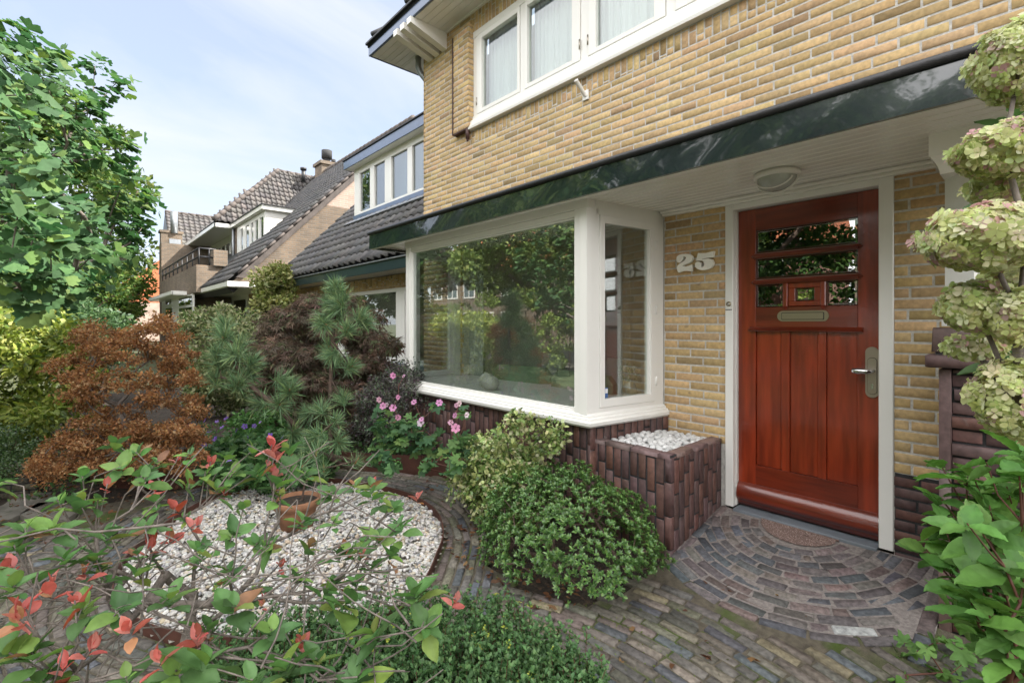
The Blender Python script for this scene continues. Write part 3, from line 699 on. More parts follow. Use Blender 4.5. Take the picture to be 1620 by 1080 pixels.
MB().box(-5.69, 2.2, 3.475, 3.4985, 4.985, 5.0).build('soffit_trim', M['cream'], H)
for xr in (-5.12, -5.285, -5.45):             # three tapered rafter tails at the corner
    MB().prism([(xr, 3.497, 4.79), (xr, 2.975, 4.925), (xr, 2.975, 4.999), (xr, 3.497, 4.999)], (-.095, 0, 0)).build('rafter_tail', M['cream'], H)
MB().tube([(-5.85, 3.52, 5.0), (-5.85, 3.52, 4.86), (-5.83, 3.54, 4.78), (-5.74, 3.62, 4.62), (-5.72, 3.64, 4.5), (-5.72, 3.64, -.2)], .04, 12).build('downpipe', M['zinc'], H)
# iron brackets of the pier
MB().box(-4.905, -4.8855, 3.424, 3.50, 3.612, 4.80).build('iron_strap', M['iron'], H)
MB().box(-4.905, -4.60, 3.43, 3.5, 3.612, 3.626).tube([(-4.62, 3.45, 3.62), (-4.62, 3.45, 3.50)], .024, 8).tube([(-4.62, 3.45, 3.50), (-4.62, 3.45, 3.47)], .012, 8).build('iron_bracket', M['iron'], H)
# --- canopy over bay and door
CX0, CX1, CYF = -5.29, 1.6, 2.53
MB().box(CX0+.02, CX1, CYF+.02, 3.499, 2.225, 2.33).build('canopy', M['black'], H)
def fascia():                                 # sheet with slight dents
    nx, nz_ = 260, 6; xs = np.linspace(CX0, CX1, nx+1); zs = np.linspace(2.172, 2.335, nz_+1); X_, Z_ = np.meshgrid(xs, zs)
    Yv = CYF+.0022*np.sin(X_*5.1+Z_*9)+.0009*np.sin(X_*13.7+1-Z_*22)
    Vf = np.stack([X_.ravel(), Yv.ravel(), Z_.ravel()], 1); nF = len(Vf); Vb = Vf.copy(); Vb[:, 1] = CYF+.019
    i = (np.arange(nx)[None]+np.arange(nz_)[:, None]*(nx+1)).ravel(); F = np.stack([i, i+1, i+nx+2, i+nx+1], 1); e = []; o2 = 2*nF
    for a in range(nx): e.append((o2+a, o2+a+1, o2+nF+a+1, o2+nF+a)); b = o2+nz_*(nx+1)+a; e.append((b+1, b, nF+b, nF+b+1))
    return npmesh('f', np.concatenate([Vf, Vb, Vf, Vb]), np.concatenate([F, F[:, ::-1]+nF, np.array(e)]), smooth=True)
link('canopy_fascia', fascia(), M['green'], H)
MB().box(CX0, CX0+.018, CYF+.02, 3.499, 2.172, 2.335).build('canopy_end', M['green'], H)
MB().tube([(CX0-.01, CYF-.004, 2.352), (CX1, CYF-.004, 2.352)], .021, 12).tube([(CX0-.0, CYF, 2.352), (CX0, 3.49, 2.352)], .02, 12).box(CX0, CX1, CYF, 3.499, 2.336, 2.35).build('canopy_bead', M['black'], H)
mb = MB(); mb.box(CX0+.02, CX1, CYF+.0202, CYF+.045, 2.166, 2.2, .003)
y = CYF+.05
while y < 3.44: mb.box(CX0+.02, CX1, y, min(y+.064, 3.44), 2.2, 2.215, .006); y += .0715
mb.build('canopy_soffit', M['cream'], H)
MB().box(-2.06, -.33, 3.425, 3.499, 2.178, 2.2005, .006).box(-2.06, -.33, 3.455, 3.499, 2.160, 2.178, .004).build('soffit_trim', M['cream'], H)

# --- bay window
BW = empty('bay_window', (-3.5, 3.0, .6)); BW.parent = H; BW.location = Vector((-3.5, 3.0, .6))-H.location
Lc, Rc, Lw, Rw = (-4.752, 2.70), (-2.20, 2.70), (-4.90, 3.5), (-2.07, 3.5)
def sideL(y): return Lc[0]+(Lw[0]-Lc[0])*(y-2.70)/.8
def sideR(y): return Rc[0]+(Rw[0]-Rc[0])*(y-2.70)/.8
w = MB()
w.box(-4.752, -4.672, 2.70, 2.78, .66, 2.14, .004)         # left corner post
w.prism([(-2.318, 2.70, .66), (-2.20, 2.70, .66), (-2.186, 2.785, .66), (-2.318, 2.785, .66)], (0, 0, 1.48))
w.prism([(-2.262, 2.692, .66), (-2.198, 2.692, .66), (-2.190, 2.745, .66), (-2.215, 2.70, .66), (-2.262, 2.70, .66)], (0, 0, 1.48))
w.box(-4.672, -2.318, 2.715, 2.775, 2.092, 2.14, .003)     # head
w.box(-4.76, -2.19, 2.695, 2.79, 2.14, 2.225, .003)
w.box(-4.672, -2.318, 2.715, 2.775, .66, .682, .003)
w.box(-4.672, -4.655, 2.728, 2.77, .682, 2.092, .002); w.box(-2.335, -2.318, 2.728, 2.77, .682, 2.092, .002); w.box(-4.655, -2.335, 2.728, 2.77, 2.078, 2.092, .002); w.box(-4.655, -2.335, 2.728, 2.77, .682, .694, .002)
w.build('frame', M['white'], BW)
MB().box(-4.66, -2.33, 2.742, 2.748, .688, 2.085).build('pane', M['glass'], BW)
# moulded sill
prof = [(0, .575), (.035, .575), (.052, .59), (.055, .612), (.043, .625), (.04, .636), (.022, .642), (.02, .655), (.0, .668)]
def sill(path):
    vs = []; fs = []; n = len(prof)
    for k, (x, y, nx, ny) in enumerate(path):
        for o, z in prof: vs.append((x+nx*o, y+ny*o, z))
        vs.append((x-nx*.02, y-ny*.02, .668)); vs.append((x-nx*.02, y-ny*.02, .575))
    m = n+2
    for k in range(len(path)-1):
        for i in range(m): fs.append((k*m+i, k*m+(i+1) % m, (k+1)*m+(i+1) % m, (k+1)*m+i))
    fs += [tuple(range(m)), tuple(range((len(path)-1)*m, len(path)*m))[::-1]]
    return MB().add(vs, fs)
sill([(-4.90, 3.499, -1, -.0), (-4.752, 2.705, -1.1, -.85), (-2.20, 2.705, 1.1, -.82), (-2.07, 3.499, 1, 0)]).build('sill', M['white'], BW)
w = MB(); w.prism([(-4.735, 2.775, .668), (-2.21, 2.775, .668), (-2.09, 3.72, .668), (-4.88, 3.72, .668)], (0, 0, .012)); w.build('inner_sill', M['white2'], BW)
def slanted(name, fx, y0, y1, z0, z1, t0, t1, m, parent):
    """a board lying in the slanted side plane, between y0..y1 and z0..z1, from t0 to t1 inward"""
    sg = 1 if fx is sideR else -1
    pts = [(fx(y0)-sg*t0, y0, z0), (fx(y1)-sg*t0, y1, z0), (fx(y1)-sg*t1, y1, z0), (fx(y0)-sg*t1, y0, z0)]
    return MB().prism(pts, (0, 0, z1-z0)) if parent is None else MB().prism(pts, (0, 0, z1-z0)).build(name, m, parent)
for fx, side in ((sideR, 1), (sideL, -1)):
    q = MB()
    for a in ((2.785, 2.815, .668, 2.14), (3.40, 3.498, .668, 2.14)): t = slanted('', fx, a[0], a[1], a[2], a[3], 0, .07, None, None); q.add(t.v, t.f)
    t = slanted('', fx, 2.785, 3.498, 2.10, 2.225, 0, .07, None, None); q.add(t.v, t.f)
    t = slanted('', fx, 2.815, 3.40, .668, .70, 0, .07, None, None); q.add(t.v, t.f)
    q.build('side_frame', M['white'], BW)
    q = MB()                                        # opening casement, slightly proud
    for a in ((2.818, 2.862, .703, 2.097), (3.345, 3.397, .703, 2.097), (2.862, 3.345, 2.045, 2.097), (2.862, 3.345, .703, .762)): t = slanted('', fx, *a, -.008, .045, None, None); q.add(t.v, t.f)
    for a in ((2.862, 2.872, .762, 2.045), (3.335, 3.345, .762, 2.045)): t = slanted('', fx, *a, .003, .045, None, None); q.add(t.v, t.f)
    cs = q.build('casement', M['white'], BW)
    slanted('pane', fx, 2.865, 3.342, .758, 2.05, .018, .023, M['glass'], BW)
    if side == 1:
        for z in (.86, 1.42, 1.93): MB().tube([(fx(3.40)+.010, 3.402, z-.035), (fx(3.40)+.010, 3.402, z+.035)], .007, 8).build('hinge', M['white'], BW)
MB().prism([(sideR(2.885)-.016, 2.885, .765), (sideR(2.915)-.016, 2.915, .765), (sideR(2.915)-.016, 2.915, .84), (sideR(2.885)-.016, 2.885, .84)], (.0012, 0, 0)).build('sticker', M['blue'], BW)
MB().prism([(sideR(2.888)-.0145, 2.889, .80), (sideR(2.912)-.0145, 2.911, .80), (sideR(2.912)-.0145, 2.911, .832), (sideR(2.888)-.0145, 2.889, .832)], (.001, 0, 0)).build('sticker_print', M['whites'], BW)

# --- upper windows
def loc_empty(name, loc, parent):
    o = bpy.data.objects.new(name, None); C.objects.link(o); o.parent = parent; o.location = Vector(loc)-wl(parent); o.empty_display_size = .1; return o
UW = loc_empty('upper_window', (-3, 3.5, 3.7), H)
f = MB()
f.box(-4.578, 1.2, 3.50, 3.60, 4.69, 4.762, .003); f.box(-4.578, 1.2, 3.49, 3.60, 3.712, 3.76, .004)
panes = [(-4.412, -3.80), (-3.65, -3.035), (-2.75, -2.155), (-1.86, -1.25), (-.95, -.35)]
edges = [-4.578]+[q for p in panes for q in p]+[1.2]
mull = [(-4.578, -4.50), (-3.76, -3.69), (-2.93, -2.84), (-2.05, -1.97), (-1.16, -1.06), (-.26, 1.2)]
for a, b in mull: f.box(a, b, 3.505, 3.60, 3.76, 4.69, .003)
f.build('frame', M['white'], UW)
MB().prism([(-4.63, 3.50, 3.60), (-4.63, 3.44, 3.60), (-4.63, 3.437, 3.625), (-4.63, 3.455, 3.66), (-4.63, 3.46, 3.70), (-4.63, 3.50, 3.712), (-4.63, 3.58, 3.712), (-4.63, 3.58, 3.60)], (5.8, 0, 0)).build('sill', M['white'], UW)
for i, (a, b) in enumerate(panes):
    l0, r0 = mull[i][1]+.004, mull[i+1][0]-.004; s_ = MB()
    s_.box(l0, a, 3.492, 3.55, 3.765, 4.685, .004); s_.box(b, r0, 3.492, 3.55, 3.765, 4.685, .004); s_.box(a, b, 3.492, 3.55, 3.765, 3.80, .004); s_.box(a, b, 3.492, 3.55, 4.625, 4.685, .004)
    s_.box(a, b, 3.495, 3.50, 3.80, 3.81); s_.build('sash', M['white'], UW)
    MB().box(a-.005, b+.005, 3.528, 3.533, 3.795, 4.63).build('pane', M['glassu'], UW)
    MB().tube([(l0 if i != 1 else r0, 3.488, 3.87), (l0 if i != 1 else r0, 3.488, 3.96)], .007, 8).build('hinge', M['steel'], UW)
def curtain(x0, x1, y, z0, z1, folds, amp, m, label, group=None):
    nx = int(folds*10); xs = np.linspace(x0, x1, nx+1); ph = rng.normal(0, .5, nx+1).cumsum()*.05
    zs = np.linspace(z0, z1, 7); V = []
    for j, z in enumerate(zs):
        k = 1-.25*j/6
        for i, x in enumerate(xs): V.append((x, y+amp*k*(sin(2*pi*folds*i/nx+ph[i]*6)+.4*sin(2*pi*folds*2.3*i/nx)), z))
    F = np.array([(j*(nx+1)+i, j*(nx+1)+i+1, (j+1)*(nx+1)+i+1, (j+1)*(nx+1)+i) for j in range(6) for i in range(nx)])
    o = link('curtain', npmesh('curtain', V, F, smooth=True), m); md = o.modifiers.new('thick', 'SOLIDIFY'); md.thickness = .001; return tag(o, label, 'curtain', group)
curtain(-4.5, -3.78, 3.68, 3.5, 4.9, 11, .018, M['sheer'], 'white pleated curtain behind the upper window pane next to the brick pier')
curtain(-3.72, -2.9, 3.68, 3.5, 4.9, 12, .018, M['sheer'], 'white pleated curtain behind the middle of the three upper window panes')
curtain(-2.86, .5, 3.68, 3.5, 4.9, 46, .018, M['sheer'], 'white pleated curtain behind the upper pane above the flag holder')
MB().box(-5.2, 1, 4.2, 4.25, 2.63, 5).build('upper_partition', M['plaster'], H)

# --- door frame and door
f = MB(); f.box(-1.57, -1.512, 3.488, 3.60, .0, 2.162, .004); f.box(-.668, -.598, 3.488, 3.60, .0, 2.162, .004); f.box(-1.512, -.668, 3.488, 3.60, 2.122, 2.162, .004)
f.box(-1.5115, -1.505, 3.53, 3.60, .01, 2.122, .001); f.build('door_frame', M['white'], H)
D = loc_empty('front_door', (-1.09, 3.56, 0), H)
yl = 3.56
d = MB()
for a, b in ((-1.5045, -1.385), (-.785, -.672)): MB().box(a, b, yl, yl+.045, .016, 2.118, .002).build('stile', M['door'], D)
for a, b in ((1.965, 2.118), (1.262, 1.425), (.016, .315)): MB().box(-1.385, -.785, yl, yl+.045, a, b, .002).build('rail', M['doord'], D)
d = MB()
for a, b in ((-1.218, -1.167), (-.999, -.953)): MB().box(a, b, yl+.001, yl+.045, .315, 1.262, .002).build('muntin', M['door'], D)
for a, b in ((-1.383, -1.219), (-1.166, -1.0), (-.952, -.786)):   # recessed fielded panels
    MB().box(a, b, yl+.014, yl+.035, .316, 1.26, .002).box(a+.004, b-.004, yl+.0125, yl+.02, .322, 1.256, .006).build('panel', M['door'], D)
for z in (1.785, 1.603):                      # bolection rails with pointed ends
    m_ = MB(); n0 = []
    for x, k in ((-1.414, .15), (-1.392, 1), (-.778, 1), (-.757, .15)):
        n0.append([(x, yl-.001, z-.019*k), (x, yl-.022*k-.001, z-.019*k), (x, yl-.030*k-.001, z-.004*k), (x, yl-.020*k-.001, z+.012*k), (x, yl-.001, z+.018*k)])
    vs = [q for s_ in n0 for q in s_]; fs = [(i*5+j, i*5+(j+1) % 5, (i+1)*5+(j+1) % 5, (i+1)*5+j) for i in range(3) for j in range(5)]+[tuple(range(5)), tuple(range(15, 20))[::-1]]
    m_.add(vs, fs); m_.box(-1.385, -.785, yl, yl+.045, z-.02, z+.02); m_.build('moulded_rail', M['doord'], D)
d = MB(); d.box(-1.425, -.755, yl-.026, yl, 1.258, 1.268, .003); d.prism([(-1.425, yl, 1.268), (-1.425, yl-.026, 1.268), (-1.425, yl, 1.29)], (.67, 0, 0)); d.build('drip_moulding', M['doord'], D)
d = MB()                                       # frames of the five lights
for a, b in ((-1.205, -1.175), (-.982, -.952)): d.box(a, b, yl-.018, yl+.04, 1.425, 1.585, .005); d.prism([(a, yl-.018, 1.425), (b, yl-.018, 1.425), (b-.008, yl-.004, 1.405), (a+.008, yl-.004, 1.405)], (0, .01, 0))
d.box(-1.175, -.982, yl-.004, yl+.04, 1.548, 1.584, .003); d.box(-1.175, -.982, yl-.004, yl+.04, 1.427, 1.46, .003); d.box(-1.175, -1.132, yl-.004, yl+.04, 1.46, 1.548, .003); d.box(-1.02, -.982, yl-.004, yl+.04, 1.46, 1.548, .003)
d.box(-1.17, -.985, yl-.012, yl-.004, 1.43, 1.44, .002)
d.build('light_frame', M['door'], D)
for a, b, c, e in ((-1.383, -.787, 1.805, 1.963), (-1.383, -.787, 1.624, 1.765), (-1.383, -1.206, 1.427, 1.582), (-1.131, -1.021, 1.461, 1.547), (-.951, -.787, 1.427, 1.582)):
    g = MB(); bv = .014; y0, y1 = yl+.006, yl+.012; vs = [(a, y1, c), (b, y1, c), (b, y1, e), (a, y1, e), (a+bv, y0, c+bv), (b-bv, y0, c+bv), (b-bv, y0, e-bv), (a+bv, y0, e-bv), (a, y1+.004, c), (b, y1+.004, c), (b, y1+.004, e), (a, y1+.004, e)]
    g.add(vs, [(4, 5, 6, 7), (0, 1, 5, 4), (1, 2, 6, 5), (2, 3, 7, 6), (3, 0, 4, 7), (11, 10, 9, 8), (0, 8, 9, 1), (1, 9, 10, 2), (2, 10, 11, 3), (3, 11, 8, 0)])
    g.build('pane', M['glassd'], D)
MB().box(-1.5, -.68, 3.72, 3.74, 1.3, 2.1).build('hall_backing', M['dark'], D)  # opaque dark sheet behind the door panes
wb = [(yl, .178), (yl-.008, .176), (yl-.018, .168), (yl-.03, .155), (yl-.040, .138), (yl-.047, .118), (yl-.050, .098), (yl-.048, .08), (yl-.040, .066), (yl-.028, .056), (yl-.018, .044), (yl-.013, .02), (yl, .02)]; nw = len(wb)
d = MB(); d.add([(x_, a, b) for x_ in (-1.5, -.674) for a, b in wb], [(i, i+1, nw+i+1, nw+i) for i in range(nw-1)], True); d.add([(x_, a, b) for x_ in (-1.5, -.674) for a, b in wb], [tuple(range(nw)), tuple(range(nw, 2*nw))[::-1]]); d.build('weatherboard', M['doord'], D)
# letter slot
def rrect(cx, cz, w_, h_, r, n=8):
    P = []
    for qx, qz, a in ((1, 1, 0), (-1, 1, 90), (-1, -1, 180), (1, -1, 270)):
        for i in range(n+1): th_ = radians(a+90*i/n); P.append((cx+qx*(w_/2-r)+r*cos(th_), cz+qz*(h_/2-r)+r*sin(th_)))
    return P
def plate(pts, y0, y1): return MB().prism([(x, y0, z) for x, z in pts], (0, y1-y0, 0))
ls = plate(rrect(-1.089, 1.362, .305, .07, .034), yl-.006, yl-.0003).build('letter_slot', M['brass'], D)
plate(rrect(-1.089, 1.362, .252, .049, .006), yl-.0068, yl-.006).build('seam_shade', M['dark'], ls); plate(rrect(-1.089, 1.362, .244, .041, .006), yl-.012, yl-.0068).build('flap', M['brass'], ls)  # dark sheet under the flap, painted as the shaded seam round it
hp = plate(rrect(-.712, 1.02, .066, .305, .033), yl-.010, yl-.0003).build('handle_plate', M['steel'], D)
plate(rrect(-.710, .998, .049, .221, .023), yl-.0108, yl-.010).build('outline_shade', M['dark'], hp)  # dark sheet painted as a shaded outline round the inner plate
plate(rrect(-.710, .998, .044, .215, .02), yl-.018, yl-.0108).build('inner_plate', M['steel'], hp)
MB().tube([(-.705, yl-.015, 1.028), (-.705, yl-.05, 1.028), (-.712, yl-.062, 1.028), (-.74, yl-.066, 1.027), (-.77, yl-.066, 1.026), (-.795, yl-.064, 1.026), (-.803, yl-.062, 1.026)], [.011, .011, .014, .018, .021, .018, .009], 14).build('handle', M['chrome'], hp)
plate(rrect(-.709, .935, .014, .034, .006), yl-.022, yl-.018).build('key_cylinder', M['chrome'], hp)
# house number, traced letter shapes
M['enamel'] = mat('cream_enamel', (.88, .86, .78), .5)
def digit(name, pts, parent, depth=.018):
    x0_, z0_ = -1.953, 1.86; k = 1/7.714
    P = [onY(1060+px_*k, 380+py_*k, YW-.02) for px_, py_ in pts]; P = [(p[0], p[2]) for p in P]
    return plate(P, YW-.034, YW-.008).build(name, M['enamel'], parent)
two = [(88, 235), (92, 205), (120, 180), (160, 171), (205, 168), (250, 172), (278, 195), (284, 228), (268, 262), (232, 285), (190, 300), (158, 318), (200, 322), (240, 312), (280, 298), (276, 335), (276, 376), (240, 378), (200, 372), (160, 378), (118, 396), (104, 382), (94, 345), (100, 315), (130, 285), (170, 262), (198, 240), (206, 215), (190, 198), (168, 200), (172, 222), (160, 250), (130, 274), (104, 272), (90, 256)]
five = [(352, 158), (400, 160), (450, 158), (500, 145), (548, 134), (540, 175), (534, 212), (490, 214), (440, 222), (372, 238), (420, 234), (478, 226), (520, 236), (540, 268), (534, 305), (508, 338), (468, 356), (424, 366), (380, 364), (340, 350), (316, 322), (312, 294), (326, 270), (352, 262), (378, 270), (388, 294), (384, 316), (396, 330), (420, 320), (430, 296), (420, 266), (394, 250), (356, 252), (326, 254)]
HN = empty('house_number', (-1.8, 3.49, 1.77), 'large white house number 25 fixed on the brick wall beside the door', 'house number')
digit('digit', two, HN); digit('digit', five, HN)
# door bell
b = empty('doorbell', (-1.547, 3.488, 1.452), 'round metal doorbell on the left post of the door frame', 'doorbell')
MB().lathe([(0, -.012), (.010, -.012), (.012, -.007), (.017, -.007), (.019, -.003), (.019, 0)], (-1.543, 3.488, 1.452), 20, 'y').build('ring', M['brass'], b)
MB().lathe([(0, -.016), (.006, -.0155), (.008, -.012)], (-1.543, 3.488, 1.452), 14, 'y').build('button', M['chrome'], b)
mb = MB(); x = -1.566
while x < -1.522: ww = random.uniform(.002, .004); mb.box(x, x+ww, 3.4868, 3.488, 1.408, 1.415); x += ww+.0014
mb.build('name_strip', M['dark'], b)
# ceiling light
Lx, Ly = -1.07, 3.06
cl = empty('ceiling_light', (Lx, Ly, 2.2), 'round white bulkhead lamp with ribbed glass under the porch ceiling', 'ceiling light')
MB().lathe([(.10, 0), (.122, -.004), (.124, -.030), (.114, -.036), (.10, -.036)], (Lx, Ly, 2.2), 36).build('ring', M['white2'], cl)
MB().lathe([(.108, -.03), (.104, -.055), (.09, -.08), (.06, -.1), (.03, -.108), (.0, -.11)], (Lx, Ly, 2.2), 36).build('glass', M['frost'], cl)
MB().tube([(Lx+.112*cos(t), Ly+.112*sin(t)*0, 2.2-.036-.082*sin(t)) for t in np.linspace(0, pi, 17)], .006, 8).tube([(Lx+.105*cos(t), Ly-.06+0*t, 2.2-.036-.062*sin(t)) for t in np.linspace(.25, pi-.25, 15)], .005, 8).build('guard', M['white2'], cl)
# flag holder
fh = empty('flag_holder', (-2.88, 3.5, 3.44), 'white flagpole holder bolted to the yellow bricks under the upper window', 'flag holder')
p0 = onY(926, 150, 3.485)
MB().box(p0[0]-.035, p0[0]+.035, 3.482, 3.496, p0[2]-.05, p0[2]+.04, .003).build('base_plate', M['white'], fh)
MB().tube([(p0[0], 3.485, p0[2]-.01), (p0[0], 3.36, p0[2]+.085)], .018, 14, cap=False).tube([(p0[0], 3.362, p0[2]+.083), (p0[0], 3.352, p0[2]+.091)], .021, 14).build('socket', M['white'], fh)

# --- things seen through the bay window
curtain(-4.95, -4.55, 3.62, .02, 2.2, 7, .02, M['sheer2'], 'thin net curtain hanging inside the left end of the bay window')
def sofa(x, y, rz, label):
    e = empty('sofa', (x, y, 0), label, 'sofa'); c_, s_ = cos(rz), sin(rz)
    def rb(mb):
        mb.v = [(x+a*c_-b_*s_, y+a*s_+b_*c_, c) for a, b_, c in mb.v]; return mb
    rb(MB().box(-.40, .40, -.4, .4, .12, .42, .05)).build('seat', M['sofa'], e)
    rb(MB().box(-.42, .42, -.50, -.28, .12, .84, .08)).build('backrest', M['sofa'], e)
    rb(MB().box(-.52, -.40, -.45, .4, .12, .62, .05)).build('armrest', M['sofa'], e); rb(MB().box(.40, .52, -.45, .4, .12, .62, .05)).build('armrest', M['sofa'], e)
    for a in (-.42, .42):
        for b_ in (-.4, .34): rb(MB().box(a-.02, a+.02, b_, b_+.04, 0, .12)).build('leg', M['dark'], e)
sofa(-3.95, 4.05, .1, 'pale green upholstered armchair behind the bay window, nearer the curtain'); sofa(-2.95, 4.0, -.12, 'pale green upholstered armchair behind the bay window, nearer the door')
for x, y, lb in ((-3.72, 3.93, 'grey cushion leaning on the left green armchair'), (-2.95, 3.95, 'grey cushion leaning on the right green armchair')):
    tag(MB().prism([(x-.18, y, .6), (x+.18, y+.02, .62), (x+.15, y-.01, .96), (x-.12, y, .98)], (0, .09, 0)).build('cushion', M['cushion'], None), lb, 'cushion')
def vase(x, y, z, r, h, label):
    o = MB().lathe([(0, 0), (r*.55, 0), (r*.95, h*.25), (r, h*.45), (r*.85, h*.7), (r*.4, h*.88), (r*.22, h*.92), (r*.28, h), (r*.2, h)], (x, y, z), 20).build('vase', M['ceramic']); tag(o, label, 'vase')
vase(-3.56, 2.93, .68, .085, .15, 'round white ceramic vase on the bay window sill, in front'); vase(-3.74, 3.02, .68, .075, .15, 'round white ceramic vase on the bay window sill, behind the other')
tag(MB().tube([(-4.12, 3.3, .68), (-4.12, 3.3, 1.0)], .012, 8).box(-4.15, -4.09, 3.27, 3.33, .68, .70).build('candlestick', M['black']), 'thin black candlestick inside the bay window', 'candlestick')
e = empty('flower_vase', (-2.42, 3.62, .7), 'small glass vase with white flowers inside the narrow side window', 'vase')
MB().lathe([(.0, 0), (.05, 0), (.07, .05), (.055, .11), (.03, .14), (.035, .16)], (-2.36, 3.45, .685), 16).build('glass', M['glassf'], e)
leafobj('flowers', foliage(np.array([(-2.36, 3.45, .90)]), .07, 120, T_LEAF, .035, [(.6, .6, .55), (.15, .25, .1)]), M['petal'], e)
tb = empty('side_table', (-2.6, 4.6, 0), 'low wooden table inside the house behind the narrow side window', 'table')
MB().box(-3.0, -2.3, 4.9, 5.5, .5, .54, .01).build('table_top', M['floorw'], tb)
for a in (-2.95, -2.35):
    for b_ in (4.94, 5.44): MB().box(a-.02, a+.02, b_-.02, b_+.02, 0, .5).build('leg', M['floorw'], tb)

# ================================================================== PLANTER, PIER AND COLUMN
PL = empty('brick_planter', (-1.93, 3.1, -.2), 'dark red brick planter filled with white pebbles between bay window and door', 'planter')
px0, px1, py0, zt = -2.31, -1.593, 2.779, .481
parts = [brickwork((0, py0, 0), (1, 0, 0), (0, -1, 0), px0+.02, px1-.05, -.3, zt-.02, pal=RB, vertical=True, j=.0145, H_=.0515, jit=.09),
         brickwork((px1, 0, 0), (0, 1, 0), (1, 0, 0), py0+.05, 3.49, -.3, zt-.02, pal=RB, vertical=True, j=.0145, H_=.0515, jit=.09)]
# corner stack of upright bricks
zc = [(-.3, -.125), (-.115, .085), (.095, .30), (.31, .461)]
for a, b_ in zc:
    V_, F_, c_ = brick_blocks(np.array([(px1-.045, py0, a)]), (1, 0, 0), (0, 0, 1), (0, -1, 0), np.array([.0452]), np.array([b_-a]), D=.04, col=palette(1, RB, None, .15)); parts.append((V_, F_, c_))
    V_, F_, c_ = brick_blocks(np.array([(px1+.0, py0, a)]), (0, 1, 0), (0, 0, 1), (1, 0, 0), np.array([.045]), np.array([b_-a]), D=.03, col=c_[:1]); parts.append((V_, F_, c_))
# rim of bricks lying along the edge
x = px0
cop = []
while x < px1-.02:
    l_ = min(.21, px1-x); V_, F_, c_ = brick_blocks(np.array([(x, py0-.001, zt)]), (1, 0, 0), (0, 1, 0), (0, 0, 1), np.array([l_-.008]), np.array([.075]), D=.03, ch=.005, col=palette(1, [(.13, .085, .08), (.15, .10, .09)], None, .12), jit=.002); cop.append((V_, F_, c_)); x += l_
y = py0+.082
while y < 3.47:
    l_ = min(.21, 3.492-y); V_, F_, c_ = brick_blocks(np.array([(px1-.078, y, zt)]), (1, 0, 0), (0, 1, 0), (0, 0, 1), np.array([.079]), np.array([l_-.008]), D=.03, ch=.005, col=palette(1, [(.13, .085, .08), (.15, .10, .09)], None, .12), jit=.002); cop.append((V_, F_, c_)); y += l_
V_, F_, c_ = merge(parts+cop); link('brickwork', npmesh('b', V_, F_, c_), M['rbrick'], PL)
mb = MB(); mb.box(px0, px1-.006, py0+.006, py0+.073, -.3, zt-.006); mb.box(px1-.073, px1-.006, py0+.073, 3.493, -.3, zt-.006); mb.build('core', M['dmortar'], PL)
mb = MB(); mb.prism([(px0+.05, py0+.074, .38), (px1-.074, py0+.074, .38), (px1-.074, 3.49, .38), (-2.0, 3.49, .38), (-2.17, py0+.074, .38)], (0, 0, .03)); mb.build('soil', M['soil'], PL)
# pebbles, one by one
v, f = ico(2); pv = [(np.array(v)*np.array((1, .8, .6))*(1+.08*np.sin(np.array(v)[:, [0]]*3+k)+.06*np.cos(np.array(v)[:, [1]]*4+k*2))) for k in range(5)]
pm = [npmesh('pebble', p, np.array(f), np.tile(np.array((.66, .66, .65))*(1-.07*k), (len(p), 1)), True) for k, p in enumerate(pv)]
for q in pm: q.materials.append(M['pebble'])
placed = []; tries = 0
while len(placed) < 285 and tries < 9000:
    tries += 1; y = random.uniform(py0+.085, 3.47); xl = -2.155+.205*(y-2.86); x = random.uniform(xl, px1-.095); r = random.uniform(.019, .030)
    layer = 0 if len(placed) < 150 else 1; z = .425+.026*layer+.02*sin((y-2.8)*4)
    if all((x-a)**2+(y-b_)**2 > ((r+c)*.66)**2 or abs(z-d_) > .018 for a, b_, c, d_ in placed): placed.append((x, y, r, z))
for i, (x, y, r, z) in enumerate(placed):
    o = bpy.data.objects.new('pebble', pm[i % 5]); C.objects.link(o); o.location = (x, y, z); o.scale = (r, r, r); o.rotation_euler = (random.uniform(-.4, .4), random.uniform(-.4, .4), random.uniform(0, 6))
    tag(o, 'rounded white pebble lying among the others in the brick planter', 'pebble', 'white pebbles in the brick planter')
# pier at the right of the porch
PI_ = empty('brick_pier', (-.1, 3.1, -.2), 'dark brick pier with raised courses at the right side of the porch', 'pier')
X0, YF = -.345, 3.0
parts = [brickwork((0, YF, 0), (1, 0, 0), (0, -1, 0), X0+.045, .5, -.3, 1.10, pal=RB, proud_alt=-.016, j=.013, djit=.002, D=.04),
         brick_blocks(np.array([(X0, YF-.004, -.3+.467*i) for i in range(3)]), (1, 0, 0), (0, 0, 1), (0, -1, 0), .043, .4665, D=.04, ch=.003, col=palette(3, [(.11, .07, .068)], None, .05), jit=.001),
         brickwork((X0, 0, 0), (0, 1, 0), (-1, 0, 0), YF, 3.49, -.3, 1.10, pal=RB)]
def block(x0, x1, y0, y1, z0, z1):
    out_ = []
    nx = max(1, round((x1-x0)/.22)); w_ = (x1-x0)/nx
    for i in range(nx):
        V_, F_, c_ = brick_blocks(np.array([(x0+i*w_, y0, z0)]), (1, 0, 0), (0, 0, 1), (0, -1, 0), np.array([w_-.009]), np.array([z1-z0-.009]), D=.1, ch=.005, col=palette(1, RB, None, .12), jit=.002); out_.append((V_, F_, c_))
        V_, F_, c_ = brick_blocks(np.array([(x0+i*w_, y0+.001, z1-.009)]), (1, 0, 0), (0, 1, 0), (0, 0, 1), np.array([w_-.009]), np.array([y1-y0]), D=.05, ch=.005, col=c_[:1], jit=.002); out_.append((V_, F_, c_))
    return out_
